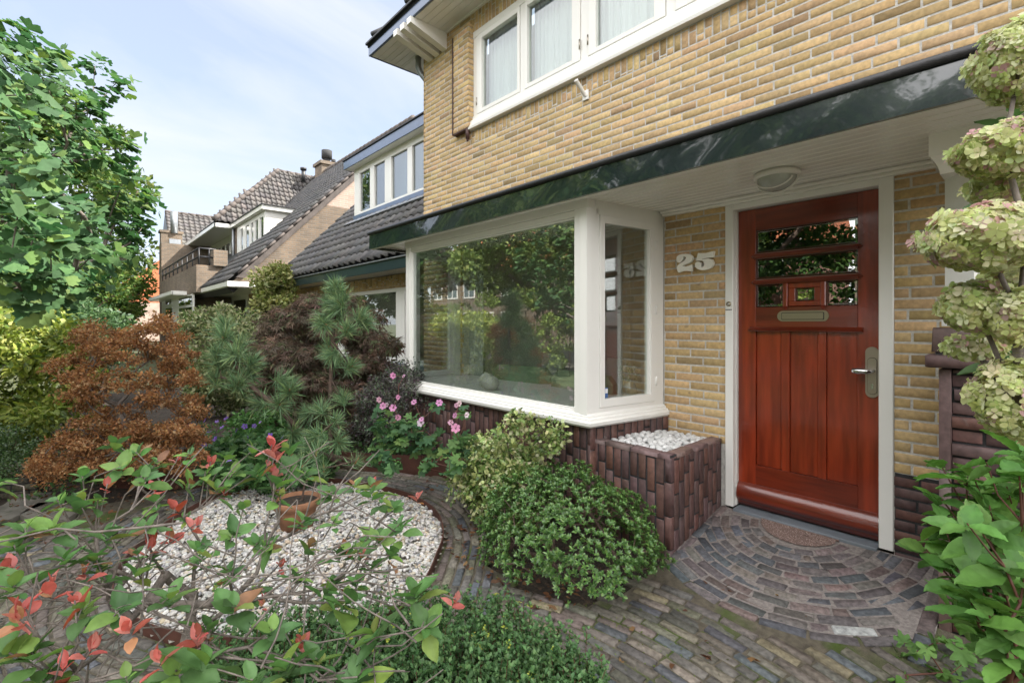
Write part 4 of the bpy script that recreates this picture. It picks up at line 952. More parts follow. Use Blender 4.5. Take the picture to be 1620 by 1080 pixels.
parts += block(X0-.045, .5, YF-.045, 3.3, 1.105, 1.175); parts += block(X0-.022, .5, YF-.012, 3.28, 1.18, 1.30)
V_, F_, c_ = merge(parts); link('brickwork', npmesh('b', V_, F_, c_), M['rbrick'], PI_)
MB().box(X0+.008, .5, YF+.026, 3.492, -.3, 1.10).box(X0-.035, .5, YF-.035, 3.29, 1.108, 1.16).box(X0-.012, .5, YF, 3.27, 1.16, 1.285).build('core', M['dmortar'], PI_)
CO = empty('porch_column', (-.22, 3.13, 1.3), 'white square column set cornerwise on the brick pier, holding up the canopy', 'column')
cx, cy, a_ = -.228, 3.035, .112
MB().prism([(cx, cy, 1.3), (cx+a_, cy+a_, 1.3), (cx, cy+2*a_, 1.3), (cx-a_, cy+a_, 1.3)], (0, 0, .80)).build('shaft', M['white'], CO)
MB().prism([(cx, cy-.012, 1.3), (cx+a_+.012, cy+a_, 1.3), (cx, cy+2*a_+.012, 1.3), (cx-a_-.012, cy+a_, 1.3)], (0, 0, .05)).build('foot', M['white'], CO)
cap = MB(); n = 8; ring = []
for i in range(n+1):
    t = i/n; z = 2.015+.08*t; g = .014+.03*(1-cos(t*pi/2)) ; ring.append((g, z))
ring.append((.05, 2.098)); ring.append((.05, 2.20))
vs = []; fs = []
for g, z in ring: vs += [(cx-a_-g+.01, cy+.0-g, z), (cx+a_+g-.0, cy-g, z), (cx+a_+g, cy+2*a_+.02, z), (cx-a_-g+.01, cy+2*a_+.02, z)]
for i in range(len(ring)-1):
    for k in range(4): fs.append((i*4+k, i*4+(k+1) % 4, (i+1)*4+(k+1) % 4, (i+1)*4+k))
fs += [(3, 2, 1, 0), tuple(range(len(vs)-4, len(vs)))]
cap.add(vs, fs).build('capital', M['cream'], CO)

# ================================================================== ROOF TILES
def pantile(W_=.25, L_=.36):
    prof = [(-.5, .012), (-.36, .045), (-.2, .058), (-.04, .04), (.1, .008), (.3, -.002), (.5, .010)]
    vs = []
    for t, lift in ((0, .03), (1, 0)):
        for x, z in prof: vs.append((x*W_, t*L_, z+lift))
    for x, z in prof: vs.append((x*W_, 0, z+.03-.022))
    n = len(prof); fs = [(i, i+1, n+i+1, n+i) for i in range(n-1)]+[(2*n+i, 2*n+i+1, i+1, i) for i in range(n-1)]
    return vs, fs
def tiled(name, P0, U, V, nu, nv, m, parent, pal, keep=None, W_=.25, L_=.30, S=1):
    P0 = np.array(P0, float); U = norm(np.array(U, float)); V = norm(np.array(V, float)); Nn = np.cross(U, V)
    if Nn[2] < 0: Nn = -Nn
    i, j = np.meshgrid(np.arange(nu), np.arange(nv)); i = i.ravel(); j = j.ravel()
    A = (i+.5)*W_; Bq = j*L_
    if keep is not None: k = keep(A, Bq); A, Bq = A[k], Bq[k]
    P = P0+U*A[:, None]+V*Bq[:, None]+Nn*(rng.normal(0, .002, (len(A), 1))+.015)
    tv, tf = pantile(W_, L_*1.12); Bm = np.broadcast_to(np.stack([U, V, Nn], -1), (len(A), 3, 3))
    V_, F_, c_ = scatter(tv, tf, Bm, P, np.ones(len(A)), palette(len(A), pal, None, .14, .02), .0)
    me = npmesh(name, V_, F_, c_, True); return link(name, me, m, parent)
GT = [(.065, .062, .062), (.08, .075, .072), (.055, .055, .058)]
PT = [(.06, .053, .05), (.075, .066, .06), (.048, .043, .042)]
def ridge(name, a, b, m, parent, r=.11, step=.33, col=(.17, .13, .11)):
    a = np.array(a, float); b = np.array(b, float); n = max(1, int(np.linalg.norm(b-a)/step)); mb = MB()
    for i in range(n): p = a+(b-a)*i/n; q = a+(b-a)*(i+1.12)/n; mb.tube([p, q], [r*1.08, r*.9], 10)
    return mb.build(name, m, parent)
M['ridge'] = mat('weathered_ridge_tile', (.085, .07, .062), .8, var=.35, vscale=5, bump=.4, bscale=30)

# ================================================================== NEIGHBOUR HOUSE
NB = empty('neighbour_house', (-9.5, 4.2, 0), 'adjoining house with grey tiled roof, dark gutter board and white dormer windows', 'house')
mb = MB(); wall_with_holes(mb, -13.1, -5.70, -.3, 2.17, [(-10.3, -6.6, .62, 1.93)], 4.2, 4.4); mb.box(-13.1, -12.9, 4.4, 11, -.3, 2.2); mb.build('wall', M['mortar'], NB)
V_, F_, c_ = merge([brickwork((0, 4.194, 0), (1, 0, 0), (0, -1, 0), -13.1, -5.69, .56, 1.97, openings=[(-10.3, -6.6, .6, 1.94)]), brickwork((0, 4.194, 0), (1, 0, 0), (0, -1, 0), -13.1, -5.69, 1.975, 2.17, vertical=True, L_=.2),
   brickwork((0, 4.194, 0), (1, 0, 0), (0, -1, 0), -13.1, -5.69, -.3, .555, pal=RB, vertical=True)])
link('brick_facing', npmesh('b', V_, F_, c_), M['ybrick'], NB)
MB().prism([(-13.1, 4.2, 2.17), (-13.1, 11, 2.17), (-13.1, 8.1, 6.5)], (.2, 0, 0)).build('gable', M['fbrick'], NB)
mb = MB(); mb.box(-13.35, -5.69, 3.77, 3.80, 2.175, 2.345, .003); mb.box(-13.35, -13.32, 3.8, 4.4, 2.175, 2.345); mb.build('gutter_board', M['dgreen'], NB)
MB().box(-13.38, -5.69, 3.74, 3.83, 2.345, 2.37, .004).build('gutter_edge', M['zinc'], NB)
mb = MB(); y = 3.80
while y < 4.19: mb.box(-13.32, -5.7, y, y+.09, 2.19, 2.2, .003); y += .094
mb.build('soffit', M['cream'], NB)
sl = radians(45.8); Vs = (0, cos(sl), sin(sl))
mb = MB(); mb.prism([(-13.32, 3.80, 2.34), (-13.32, 8.4, 2.34+4.6*math.tan(sl)), (-13.32, 12, 2.3), (-13.32, 12, 2.2), (-13.32, 8.4, 2.20+4.6*math.tan(sl)), (-13.32, 4.0, 2.30)], (7.6, 0, 0)); mb.build('roof', M['black'], NB)
tiled('roof_tiles', (-13.38, 3.76, 2.375), (1, 0, 0), Vs, 31, 21, M['tile'], NB, GT)
# dormer
DM = loc_empty('dormer', (-9, 5.0, 4), NB)
mb = MB(); mb.box(-11.62, -5.6, 5.25, 8.0, 3.7, 5.13); mb.build('body', M['white2'], DM)
MB().box(-11.78, -5.6, 4.95, 4.98, 5.13, 5.33, .003).box(-11.78, -11.75, 4.98, 7.6, 5.13, 5.33).box(-11.60, -5.6, 5.12, 5.16, 3.86, 3.97, .003).build('board', M['navy'], DM)
MB().box(-11.80, -5.6, 4.92, 8, 5.33, 5.36, .004).build('roof', M['black'], DM)
MB().box(-11.75, -5.6, 4.98, 5.25, 5.13, 5.15).build('soffit', M['cream'], DM)
MB().prism([(-11.75, 4.97, 3.72), (-11.75, 5.13, 3.87), (-11.75, 5.13, 3.88), (-11.75, 4.93, 3.74)], (6.1, 0, 0)).build('lead_apron', M['zinc'], DM)
f = MB(); f.box(-11.6, -5.6, 5.15, 5.24, 3.97, 4.03, .003).box(-11.6, -5.6, 5.15, 5.24, 4.98, 5.13, .003)
ps = [(-11.30, -10.74), (-10.53, -10.0), (-9.70, -9.0), (-8.81, -8.1), (-7.8, -7.1)]; e_ = [-11.6, -11.30]
xs = [-11.6]+[q for p in ps for q in p]+[-5.6]
for a, b in zip(xs[0::2], xs[1::2]): f.box(a, b, 5.15, 5.24, 4.03, 4.98, .003)
f.build('frame', M['white'], DM)
for a, b in ps: MB().box(a-.01, b+.01, 5.19, 5.195, 4.02, 4.99).build('pane', M['glassf'], DM)
for (a, b) in ps[:2]:
    mb = MB(); z = 4.04
    while z < 4.97: mb.prism([(a, 5.205, z), (a, 5.225, z+.012), (a, 5.226, z+.014), (a, 5.206, z+.002)], (b-a, 0, 0)); z += .022
    mb.build('blind', M['blind'], DM)
MB().prism([(-9.42, 5.215, 4.03), (-9.02, 5.215, 4.03), (-9.02, 5.215, 4.98), (-9.2, 5.215, 4.98)], (0, .01, 0)).build('drape', M['whites'], DM)
# ground floor window
GW = loc_empty('window', (-8.5, 4.2, .6), NB)
f = MB(); f.box(-10.3, -6.6, 4.19, 4.27, 1.87, 1.93, .003).box(-10.3, -6.6, 4.19, 4.27, .62, .70, .003)
for a, b in ((-10.3, -10.1), (-7.72, -7.42), (-6.75, -6.6)): f.box(a, b, 4.19, 4.27, .70, 1.87, .003)
f.build('frame', M['white'], GW)
for a, b in ((-10.1, -7.72), (-7.42, -6.75)): MB().box(a, b, 4.23, 4.235, .70, 1.87).build('pane', M['glass'], GW)
MB().box(-10.35, -6.5, 4.13, 4.28, .54, .62, .004).build('sill', M['navy'], GW)
MB().box(-10.2, -6.6, 6.2, 6.3, -.2, 2.1).build('inner_wall', M['plaster'], NB)

# ================================================================== FAR HOUSE (gable towards us)
GX = -14.65
h2 = empty('gabled_house', (-18, 4.6, 0), 'brown brick house with steep tiled roofs, a balcony and a big gable facing us', 'house')
zr = lambda y: 2.40+(y-3.0)*1.046
gy1, ry = 14.4, 8.66
MB().prism([(GX, 4.2, 0), (GX, 13.4, 0), (GX, 13.4, 2.3), (GX, 12.0, 4.88), (GX, 5.45, 4.88), (GX, 3.15, 2.45), (GX, 4.2, 2.45)], (-.3, 0, 0)).build('gable_wall', M['fbrick'], h2)
MB().prism([(GX, 5.5, 4.883), (GX, 11.8, 4.883), (GX, ry, 8.1)], (-.3, 0, 0)).build('gable_top', M['pbrick'], h2)
MB().prism([(GX-.3, 3.0, zr(3.0)-.1), (GX-.3, ry, zr(ry)-.1), (GX-.3, ry+5.66, zr(3)-.1), (GX-.3, ry+5.6, zr(3)-.25), (GX-.3, ry, zr(ry)-.3), (GX-.3, 3.2, zr(3.0)-.25)], (-13, 0, 0)).build('roof', M['black'], h2)
MB().prism([(GX+.06, 3.2, zr(3.2)-.06), (GX+.06, ry, zr(ry)-.05), (GX+.06, ry, zr(ry)-.26), (GX+.06, 3.36, zr(3.36)-.24)], (-.34, 0, 0)).build('verge', M['ridge'], h2)
ridge('verge_tiles', (GX+.0, 3.25, zr(3.25)+.0), (GX+.0, ry, zr(ry)+.02), M['ridge'], h2, .035, .34)
ridge('ridge_tiles', (GX-.05, ry, zr(ry)+.05), (-27, ry, zr(ry)+.05), M['ridge'], h2, .13, .36)
s2 = math.atan(1.046); V2 = (0, cos(s2), sin(s2))
tiled('roof_tiles', (-27.5, 3.0, zr(3)), (1, 0, 0), V2, 51, 27, M['tile'], h2, GT, keep=lambda a, b: ~((a < 5.6) & (b < 6.0)) & ~((a >= 5.6) & (a < 9.2) & (b < 3.9)) & ~((a >= 9.2) & (a < 10.1) & (b > 2.3) & (b < 3.9)))
# body, fascias, bay
MB().box(GX-.31, -28, 4.3, 12, -.3, 2.3).build('wall', M['fbrick'], h2)
MB().box(-20.2, -25.5, 2.9, 4.3, -.3, 2.25).build('wing_wall', M['fbrick'], h2)
mb = MB(); mb.box(GX+.07, -20.0, 2.96, 3.0, 2.30, 2.42); mb.box(GX+.13, GX+.07, 2.96, 6.2, 2.30, 2.43); mb.box(-20.0, -20.04, 2.42, 3.0, 2.30, 2.42); mb.box(-20.0, -27, 2.40, 2.44, 2.30, 2.42); mb.box(GX, -27, 3.0, 4.4, 2.28, 2.30); mb.box(-20.02, -27, 2.44, 3.0, 2.28, 2.30); mb.build('fascia', M['white'], h2)
MB().box(GX+.0, -20, 4.28, 4.30, 1.95, 2.28).build('soldier_course', M['sbrick'], h2)
mb = MB()
def px_box(mb_, u0, v0, u1, v1, y, d=.05): a = onY(u0, v0, y); b = onY(u1, v1, y); return mb_.box(a[0], b[0], y, y+d, a[2], b[2])
for (u0, v0, u1, v1) in ((256, 466, 305, 522), (345, 470, 392, 520), (408, 467, 434, 500)): px_box(mb, u0, v0, u1, v1, 2.86 if u0 < 300 else 4.25)
mb.build('window_frame', M['white'], h2)
for (u0, v0, u1, v1, y) in ((262, 472, 270, 480, 2.84), (283, 472, 303, 481, 2.84), (283, 488, 303, 520, 2.84), (262, 488, 272, 520, 2.84), (350, 476, 366, 515, 4.23), (370, 476, 388, 515, 4.23), (415, 476, 431, 498, 4.23)):
    px_box(MB(), u0, v0, u1, v1, y, .01).build('window', M['glassf'], h2)
mb = MB(); a = onY(283, 490, 2.86); b = onY(303, 520, 2.86)
z = b[2]
while z < a[2]: mb.box(a[0], b[0], 2.855, 2.858, z, z+.03); z += .055
# dormer with white cheek
d2 = loc_empty('dormer', (-19, 4.6, 4), h2)
MB().box(-17.55, -22.0, 4.75, 7.2, 3.6, 5.1).build('body', M['white2'], d2)
mb = MB(); mb.box(-17.40, -22.0, 4.55, 4.60, 5.10, 5.24); mb.box(-17.40, -17.45, 4.6, 6.0, 5.10, 5.24); mb.box(-21.8, -21.84, 4.0, 4.55, 5.10, 5.24); mb.box(-21.8, -35, 4.0, 4.04, 5.10, 5.24); mb.box(-17.45, -22, 4.6, 7.2, 5.08, 5.10); mb.box(-21.84, -35, 4.04, 6, 5.08, 5.10); mb.build('fascia', M['white'], d2)
MB().box(-17.35, -22.1, 4.52, 7.4, 5.24, 5.27).build('roof', M['black'], d2)
fr = MB(); pxs = [(381, 385), (389, 394.5), (397.5, 401.5), (404, 409), (412, 417.5)]
aL = onY(376, 360, 4.7)[0]; aR = -17.56
fr.box(aL, aR, 4.68, 4.76, 3.72, 3.92).box(aL, aR, 4.68, 4.76, 4.92, 5.08)
xsw = [aL]+[onY(u, 360, 4.7)[0] for p in pxs for u in p]+[aR]
for a, b in zip(xsw[0::2], xsw[1::2]): fr.box(a, b, 4.68, 4.76, 3.92, 4.92)
fr.build('window_frame', M['white'], d2)
for a, b in zip(xsw[1::2], xsw[2::2]): MB().box(a, b, 4.71, 4.715, 3.92, 4.92).build('pane', M['glassf'], d2)
MB().box(aL, -22.0, 4.70, 4.8, 3.0, 5.08).build('pier', M['fbrick'], h2)
MB().tube([(aL-.45, 4.64, 5.1), (aL-.45, 4.64, 3.4)], .05, 8).build('downpipe', M['zinc'], h2)
# balcony
bl = loc_empty('balcony', (-21, 3, 3), h2)
MB().box(-18.2, -27.2, 2.84, 3.0, 2.3, 3.18).box(-18.2, -18.35, 3.0, 4.6, 2.3, 3.18).build('parapet', M['fbrick'], bl)
MB().box(-18.1, -18.6, 3.3, 3.7, 3.18, 3.7).build('pillar', M['fbrick'], bl)
mb = MB()
for z in (3.45, 3.72): mb.tube([(-18.25, 3.4, z), (-18.25, 2.92, z), (-27.2, 2.92, z)], .03, 6)
for x in np.arange(-27.1, -18.2, 1.1): mb.tube([(x, 2.92, 3.1), (x, 2.92, 3.72)], .022, 6)
for y in (2.92, 3.2): mb.tube([(-18.25, y, 3.1), (-18.25, y, 3.72)], .022, 6)
mb.build('railing', M['black'], bl)
MB().box(-22.0, -28, 4.9, 5.1, 2.4, 5.08).build('upper_wall', M['white2'], h2)
for k, x in enumerate(np.arange(-27.6, -22.4, .86)): MB().box(x, x+.5, 4.88, 4.895, 3.25 if k % 2 else 2.6, 4.75).build('window', M['glassf'], h2)
MB().box(-27.8, -28.6, 2.95, 5.1, 2.3, 5.08).build('end_wall', M['fbrick'], h2)
# cross roof with hip
pk = np.array((-24., 6.97, 8.32)); hb = np.array((-21.9, 4.0, 5.3)); rb_ = np.array((-24., 9.2, 8.32)); eb = np.array((-21.9, 9.2, 5.3)); lb = np.array((-26.1, 4.0, 5.3)); lbb = np.array((-26.1, 9.2, 5.3))
MB().add([pk, hb, rb_, eb, lb, lbb], [(0, 1, 3, 2), (0, 4, 1), (0, 2, 5, 4), (1, 4, 5, 3), (2, 3, 5)]).build('cross_roof', M['black'], h2)
Uc = np.array((0, 1., 0)); Vc = norm(pk-np.array((-21.9, 6.97, 5.3))); Lh = float(np.linalg.norm(pk-np.array((-21.9, 6.97, 5.3))))
tiled('cross_roof_tiles', hb+np.array((.06, 0, .0)), Uc, Vc, 25, 13, M['tile'], h2, PT, keep=lambda a, b: (a > b/Lh*2.97-.05), L_=.29, W_=.21)
ridge('hip_tiles', hb+np.array((.05, 0, .08)), pk+np.array((0, 0, .1)), M['ridge'], h2, .10, .33); ridge('ridge_tiles', pk+np.array((0, 0, .06)), rb_+np.array((0, 0, .06)), M['ridge'], h2, .10, .33)
ch = loc_empty('chimney', (-22.9, 9, 8.5), h2)
cc_ = at(517, 272, 23.0)
MB().box(cc_[0]-.42, cc_[0]+.42, cc_[1]-.4, cc_[1]+.4, 7.3, 8.72).box(cc_[0]-.5, cc_[0]+.5, cc_[1]-.48, cc_[1]+.48, 8.72, 8.86).build('stack', M['fbrick'], ch)
MB().tube([(cc_[0], cc_[1], 8.86), (cc_[0], cc_[1], 9.15)], .16, 12).tube([(cc_[0], cc_[1], 9.12), (cc_[0], cc_[1], 9.5)], .24, 12).tube([(cc_[0]+.3, cc_[1]+.2, 8.86), (cc_[0]+.3, cc_[1]+.2, 9.05)], .1, 10).tube([(cc_[0]-.3, cc_[1]+.2, 8.86), (cc_[0]-.3, cc_[1]+.2, 9.08)], .11, 10).build('cowl', M['dark'], ch)
vp = at(480, 288, 17.2); MB().tube([vp, vp+np.array((0, 0, .45))], .07, 8).tube([vp+np.array((0, 0, .42)), vp+np.array((0, 0, .5))], .11, 8).build('vent_pipe', M['black'], h2)
# third house beyond
h3 = empty('street_house', (-37, 6, 0), 'brown brick house with pantile roof and tall chimney wall, beyond the gabled house', 'house')
MB().prism([(-37, 4.1, 8.2), (-33.8, 4.1, 4.6), (-40.2, 4.1, 4.6)], (0, 10, 0)).build('roof', M['black'], h3)
U3 = (0, 1, 0); V3 = norm(np.array((-3.2, 0, 3.6)))
tiled('roof_tiles', (-33.75, 4.1, 4.6), U3, V3, 34, 15, M['tile'], h3, PT, W_=.29, L_=.33)
ridge('ridge_tiles', (-37, 4.1, 8.28), (-37, 14, 8.28), M['ridge'], h3, .11, .4)
MB().box(-33.9, -40, 4.2, 14, -.3, 4.6).build('wall', M['fbrick'], h3)
MB().box(-29.9, -30.4, 3.15, 4.05, -.3, 5.9).box(-29.85, -30.5, 3.1, 4.1, 5.9, 6.02).build('chimney_wall', M['fbrick'], h3)
MB().box(-29.88, -29.9, 3.5, 3.98, 4.2, 5.6).tube([(-29.9, 3.7, 5.9), (-29.9, 3.7, 7.0)], .16, 10).build('flue', M['zinc'], h3)
h4 = empty('orange_roofed_house', (-58, 6, 0), 'distant house with orange tiled roof between the tree and the brown houses', 'house')
q0 = at(243, 413, 62); q1 = at(228, 413, 62)
zt_ = q0[2]-1.9; MB().prism([(-62, 0, zt_-5), (-62, 6, zt_), (-62, 12, zt_-5)], (8, 0, 0)).build('roof', M['orange'], h4)
MB().box(-54.2, -61.8, .3, 11.7, -.3, zt_-5).build('wall', M['pbrick'], h4)
MB().box(-50, -53, 3.2, 6, 0, 3).build('extension', M['pbrick'], h4)

# ================================================================== OPPOSITE SIDE OF THE STREET (seen in the glass)
def plain_house(x, y, w_, d_, h_, rise, label, roofm, wallm):
    e = empty('house_opposite', (x, y, 0), label, 'house')
    MB().box(x-w_/2, x+w_/2, y-d_, y, -.3, h_).build('wall', M[wallm], e)
    MB().prism([(x-w_/2-.4, y+.5, h_-.1), (x-w_/2-.4, y-d_/2, h_+rise), (x-w_/2-.4, y-d_-.5, h_-.1)], (w_+.8, 0, 0)).build('roof', M[roofm], e)
    MB().box(x-w_/2-.4, x+w_/2+.4, y+.5, y+.56, h_-.2, h_+.02).build('gutter', M['white'], e)
    for i in range(int(w_/2.4)):
        for z in (.7, 3.4):
            xx = x-w_/2+1.2+i*2.4; f = MB().box(xx-.75, xx+.75, y+.001, y+.05, z, z+1.5).build('window', M['white'], e); MB().box(xx-.65, xx-.05, y+.051, y+.06, z+.1, z+1.4).box(xx+.05, xx+.65, y+.051, y+.06, z+.1, z+1.4).build('pane', M['glassf'], f)
plain_house(-14, -18, 12, 9, 5.2, 4.5, 'red brick house across the street with an orange roof', 'orange', 'xbrick')
plain_house(1, -18, 10, 9, 5.2, 4.5, 'dark red brick house across the street facing the front door', 'black', 'xbrick')
plain_house(15, -18, 12, 9, 5.2, 4.5, 'brown brick house across the street at the far right', 'orange', 'fbrick')
plain_house(-32, -19, 13, 9, 5.4, 4.5, 'brown brick house across the street at the far left', 'orange', 'fbrick')

# ================================================================== PLANTS
def plant(name, label, cat, base, group=None): return empty(name, tuple(map(float, base)), label, cat, group)
def tree(label, base, height, r, lean=(0, 0), K=60, n=20000, size=.12, pal=None, trunk_r=.16, group=None, rc=.55, cz=None, squash=.8, tm=T_QUAD, w=None, m='leafm'):
    b = np.array(base, float); top = b+np.array((lean[0], lean[1], height)); cc = b+np.array((lean[0]*.7, lean[1]*.7, cz if cz else height*.62))
    rr = np.array((r, r, height*.40)) if not isinstance(r, tuple) else np.array(r)
    t = plant('tree', label, 'tree', base, group)
    ck = clumps(cc, rr, K, .45)
    branches('trunk', b, ck[rng.choice(K, min(K, 26), False)], M['barkb'], t, r0=trunk_r, rtip=.02, wig=.06, step=.5, trunk=[b+np.array((lean[0]*.1, lean[1]*.1, height*.15)), b+np.array((lean[0]*.2, lean[1]*.2, height*.3))], n=7)
    leafobj('crown', foliage(ck, rc, n, tm, size, pal, w, squash=squash, rnd=.7), M[m], t)
    return t
G1 = [(.055, .11, .025), (.04, .085, .02), (.075, .13, .03)]; G2 = [(.10, .15, .03), (.13, .17, .035), (.07, .12, .03)]; G3 = [(.03, .06, .02), (.04, .075, .025), (.025, .05, .02)]; PU = [(.07, .03, .035), (.05, .025, .03), (.09, .04, .035)]
GR = 'trees on the far side of the street'
tree('broad green tree across the street, reflected in the middle of the bay window', (-13.0, -8, -.3), 10.5, 4.1, K=90, n=34000, size=.2, pal=[(.24, .30, .09), (.18, .25, .07), (.12, .18, .05)], rc=.8, group=None)
tree('tall purple-leaved tree across the street, reflected at the left of the bay window', (-22, -7.5, -.3), 10, 3.6, K=60, n=16000, size=.22, pal=PU+G3[:1], rc=.8)
tree('dark green tree across the street, reflected at the right of the bay window', (-7.2, -10.5, -.3), 10.5, 3.6, K=70, n=22000, size=.19, pal=G3+G1, rc=.75)
tree('leafy tree across the street facing the front door', (-1.0, -12, -.3), 8.5, 3.0, K=60, n=14000, size=.19, pal=G1, rc=.7)
tree('round tree across the street at the far right', (7, -11, -.3), 9, 3.2, K=60, n=12000, size=.2, pal=G3+G1, rc=.7)
tree('green tree across the street between the big one and the dark one', (-10.2, -13.5, -.3), 9.5, 3.4, K=60, n=16000, size=.22, pal=G1+G2[:1], rc=.8)
tree('spreading tree across the street in front of the dark brick house', (-4.0, -13.5, -.3), 9.5, 3.4, K=60, n=16000, size=.22, pal=G1, rc=.8)
tree('tall green tree far along the opposite pavement', (-31, -9, -.3), 10, 4, K=60, n=14000, size=.26, pal=G1, rc=.9)
tree('tall bushy tree on the opposite pavement before the far left house', (-26, -7.2, -.3), 8.5, 3.4, K=60, n=15000, size=.24, pal=G1+G2, rc=.8)
tree('broad dark tree at the far left end of the opposite pavement', (-38, -9, -.3), 10, 4.4, K=60, n=12000, size=.3, pal=G1, rc=1.0)
tree('leafy tree filling the gap before the far left house opposite', (-18, -11, -.3), 9, 3.4, K=60, n=15000, size=.22, pal=[(.14, .19, .06), (.08, .13, .035)], rc=.85)
def hedge(label, x0, x1, y0, y1, h, pal, n, size, lean=0):
    t = plant('hedge', label, 'hedge', ((x0+x1)/2, (y0+y1)/2, -.25)); K = int((x1-x0)*8)
    ck = np.column_stack([rng.uniform(x0, x1, K), rng.uniform(y0, y1, K), rng.uniform(.1, h-.15, K)])
    leafobj('foliage', foliage(ck, .34, n, T_QUAD, size, pal, rnd=.8), M['leafm'], t)
    mb = MB()
    for x in np.arange(x0+.2, x1, .5): mb.tube([(x, (y0+y1)/2, -.3), (x+.05, (y0+y1)/2, h*.7)], .02, 6)
    mb.build('stem', M['barkb'], t)
hedge('bright yellow-green garden hedge by the pavement, reflected in the bay window', -24, -3.6, -6.2, -5.2, 2.5, [(.20, .26, .06), (.15, .21, .05), (.11, .16, .04)], 46000, .1)
hedge('dark clipped garden hedge by the pavement, in front of the door', -1.2, 5, -5.4, -4.8, 1.5, G3, 10000, .08)

# --- ginkgo at the left, close to the camera
gk = plant('ginkgo_tree', 'ginkgo tree with large fan-shaped green leaves filling the upper left corner', 'tree', (-5.6, -1.55, -.25))
gc = np.array((-5.05, -1.15, 1.98)); gr = np.array((1.6, 1.15, .80))
ck = clumps(gc, gr*.95, 200, .35)
# sprays that reach out to the right and up, as in the photograph
spr = [(40, 60, 3.0), (75, 85, 3.0), (150, 105, 3.6), (185, 130, 3.8), (100, 130, 3.2), (140, 170, 3.6), (175, 215, 3.9), (205, 235, 4.0), (200, 275, 4.0), (235, 320, 4.3), (215, 345, 4.3), (190, 300, 4.0), (60, 110, 2.8), (20, 80, 2.8), (8, 62, 2.9), (0, 90, 2.5), (120, 150, 3.4), (225, 360, 4.3), (205, 385, 4.2), (160, 250, 3.7), (130, 210, 3.4), (90, 170, 3.0), (195, 330, 4.1), (50, 150, 2.4), (30, 200, 2.2), (60, 260, 2.2), (90, 300, 2.5), (30, 330, 2.1), (80, 380, 2.3), (130, 340, 2.8), (150, 400, 3.0), (180, 420, 3.6), (60, 430, 2.4), (110, 450, 2.8), (20, 420, 2.2), (210, 410, 4.0), (150, 450, 3.2), (90, 460, 2.8), (40, 465, 2.5)]
sp = np.array([at(*q) for q in spr]); tg = np.concatenate([ck, sp])
_, (na, npar, nrad) = branches('trunk', (-5.6, -1.55, -.25), tg, M['bark'], gk, r0=.085, rtip=.003, wig=.07, step=.16, up=.1, trunk=[(-5.55, -1.5, .5), (-5.5, -1.45, 1.1)], n=6)
tipP = []; tipD = []
for i in range(len(na)):
    if npar[i] >= 0 and nrad[i] < .02: 
        d = na[i]-na[npar[i]]; tipP.append(na[i]); tipD.append(d)
tipP = np.array(tipP); tipD = norm(np.array(tipD)); 
def ring_leaves(P, Dv, per, off, tmpl, size, pal, spread=.9, droop=.25, sj=.25, w=None, jit=.02, upn=.6, vj=.12):
    k = np.repeat(np.arange(len(P)), per); n = len(k); r = rdir(n); r = norm(r-(r*Dv[k]).sum(1, keepdims=True)*Dv[k]*.7)
    d = norm(Dv[k]*(1-spread)+r*spread+np.array((0, 0, -droop))); pos = P[k]+r*off*rng.random((n, 1))+Dv[k]*rng.normal(0, .03, (n, 1))
    nn = norm(np.array((0, 0, upn))+Dv[k]*.5+rdir(n)*.5)
    return leaves_at(pos, d, nn, tmpl, size, palette(n, pal, w, vj), sj, jit)
GK = [(.055, .12, .045), (.042, .10, .038), (.075, .15, .05), (.11, .18, .045)]
leafobj('foliage', [ring_leaves(tipP, tipD, 16, .08, ginkgo(), .050, GK, .9, .35, w=[4, 4, 3, 1]),
                    ring_leaves(np.repeat(sp, 3, 0)+rng.normal(0, .05, (len(sp)*3, 3)), norm(np.repeat(sp, 3, 0)-gc), 5, .05, ginkgo(), .058, GK, .8, .3)], M['leafm'], gk)

# --- generic shrub
def shrub(name, label, cat, base, c, r, K, rc, n, tm, size, pal, m='leaf', w=None, stems=14, stem_r=.012, stemm='barkb', shell=.5, rnd=.6, upb=.5, squash=.8, droop=0, zmin=None, sj=.25, extra=None, lshell=.55, vj=.03, wig=.08):
    t = plant(name, label, cat, base); ck = clumps(c, r, K, shell, zmin=zmin)
    if extra is not None: ck = np.concatenate([ck, np.array(extra)])
    branches('branch', base, ck[rng.choice(len(ck), min(stems, len(ck)), False)], M[stemm], t, r0=stem_r, rtip=.0016, wig=wig, step=.1)
    leafobj('foliage', foliage(ck, rc, n, tm, size, pal, w, shell=lshell, rnd=rnd, upb=upb, squash=squash, droop=droop, sj=sj, vj=vj), M[m], t)
    return t, ck
# yellow-green sunlit shrub mass at the left
shrub('climbing_shrub', 'tall bright yellow-green shrub in sunlight at the left edge', 'shrub', (-7.9, -.6, -.25), (-8.2, -.65, .62), (1.5, .75, .95), 110, .24, 17000, T_LEAF, .072, [(.24, .28, .05), (.17, .22, .04), (.32, .35, .10), (.09, .14, .03)], w=[4, 4, 2, 3], stems=30, rnd=.8, droop=.2)
shrub('green_shrub', 'mid green shrub behind the brown tree, under the ginkgo', 'shrub', (-11.2, .3, -.25), (-12.0, .0, 1.0), (1.15, .75, .72), 50, .3, 9000, T_LEAF, .085, [(.06, .12, .045), (.08, .14, .05), (.05, .10, .04)], stems=20)
shrub('green_shrub', 'low small-leaved green shrub behind the low brick wall', 'shrub', (-6.2, -.7, -.2), (-6.35, -.65, .12), (.62, .4, .26), 40, .13, 12000, T_QUAD2, .022, [(.055, .11, .03), (.04, .085, .025), (.09, .15, .05)], m='leafg', stems=16)
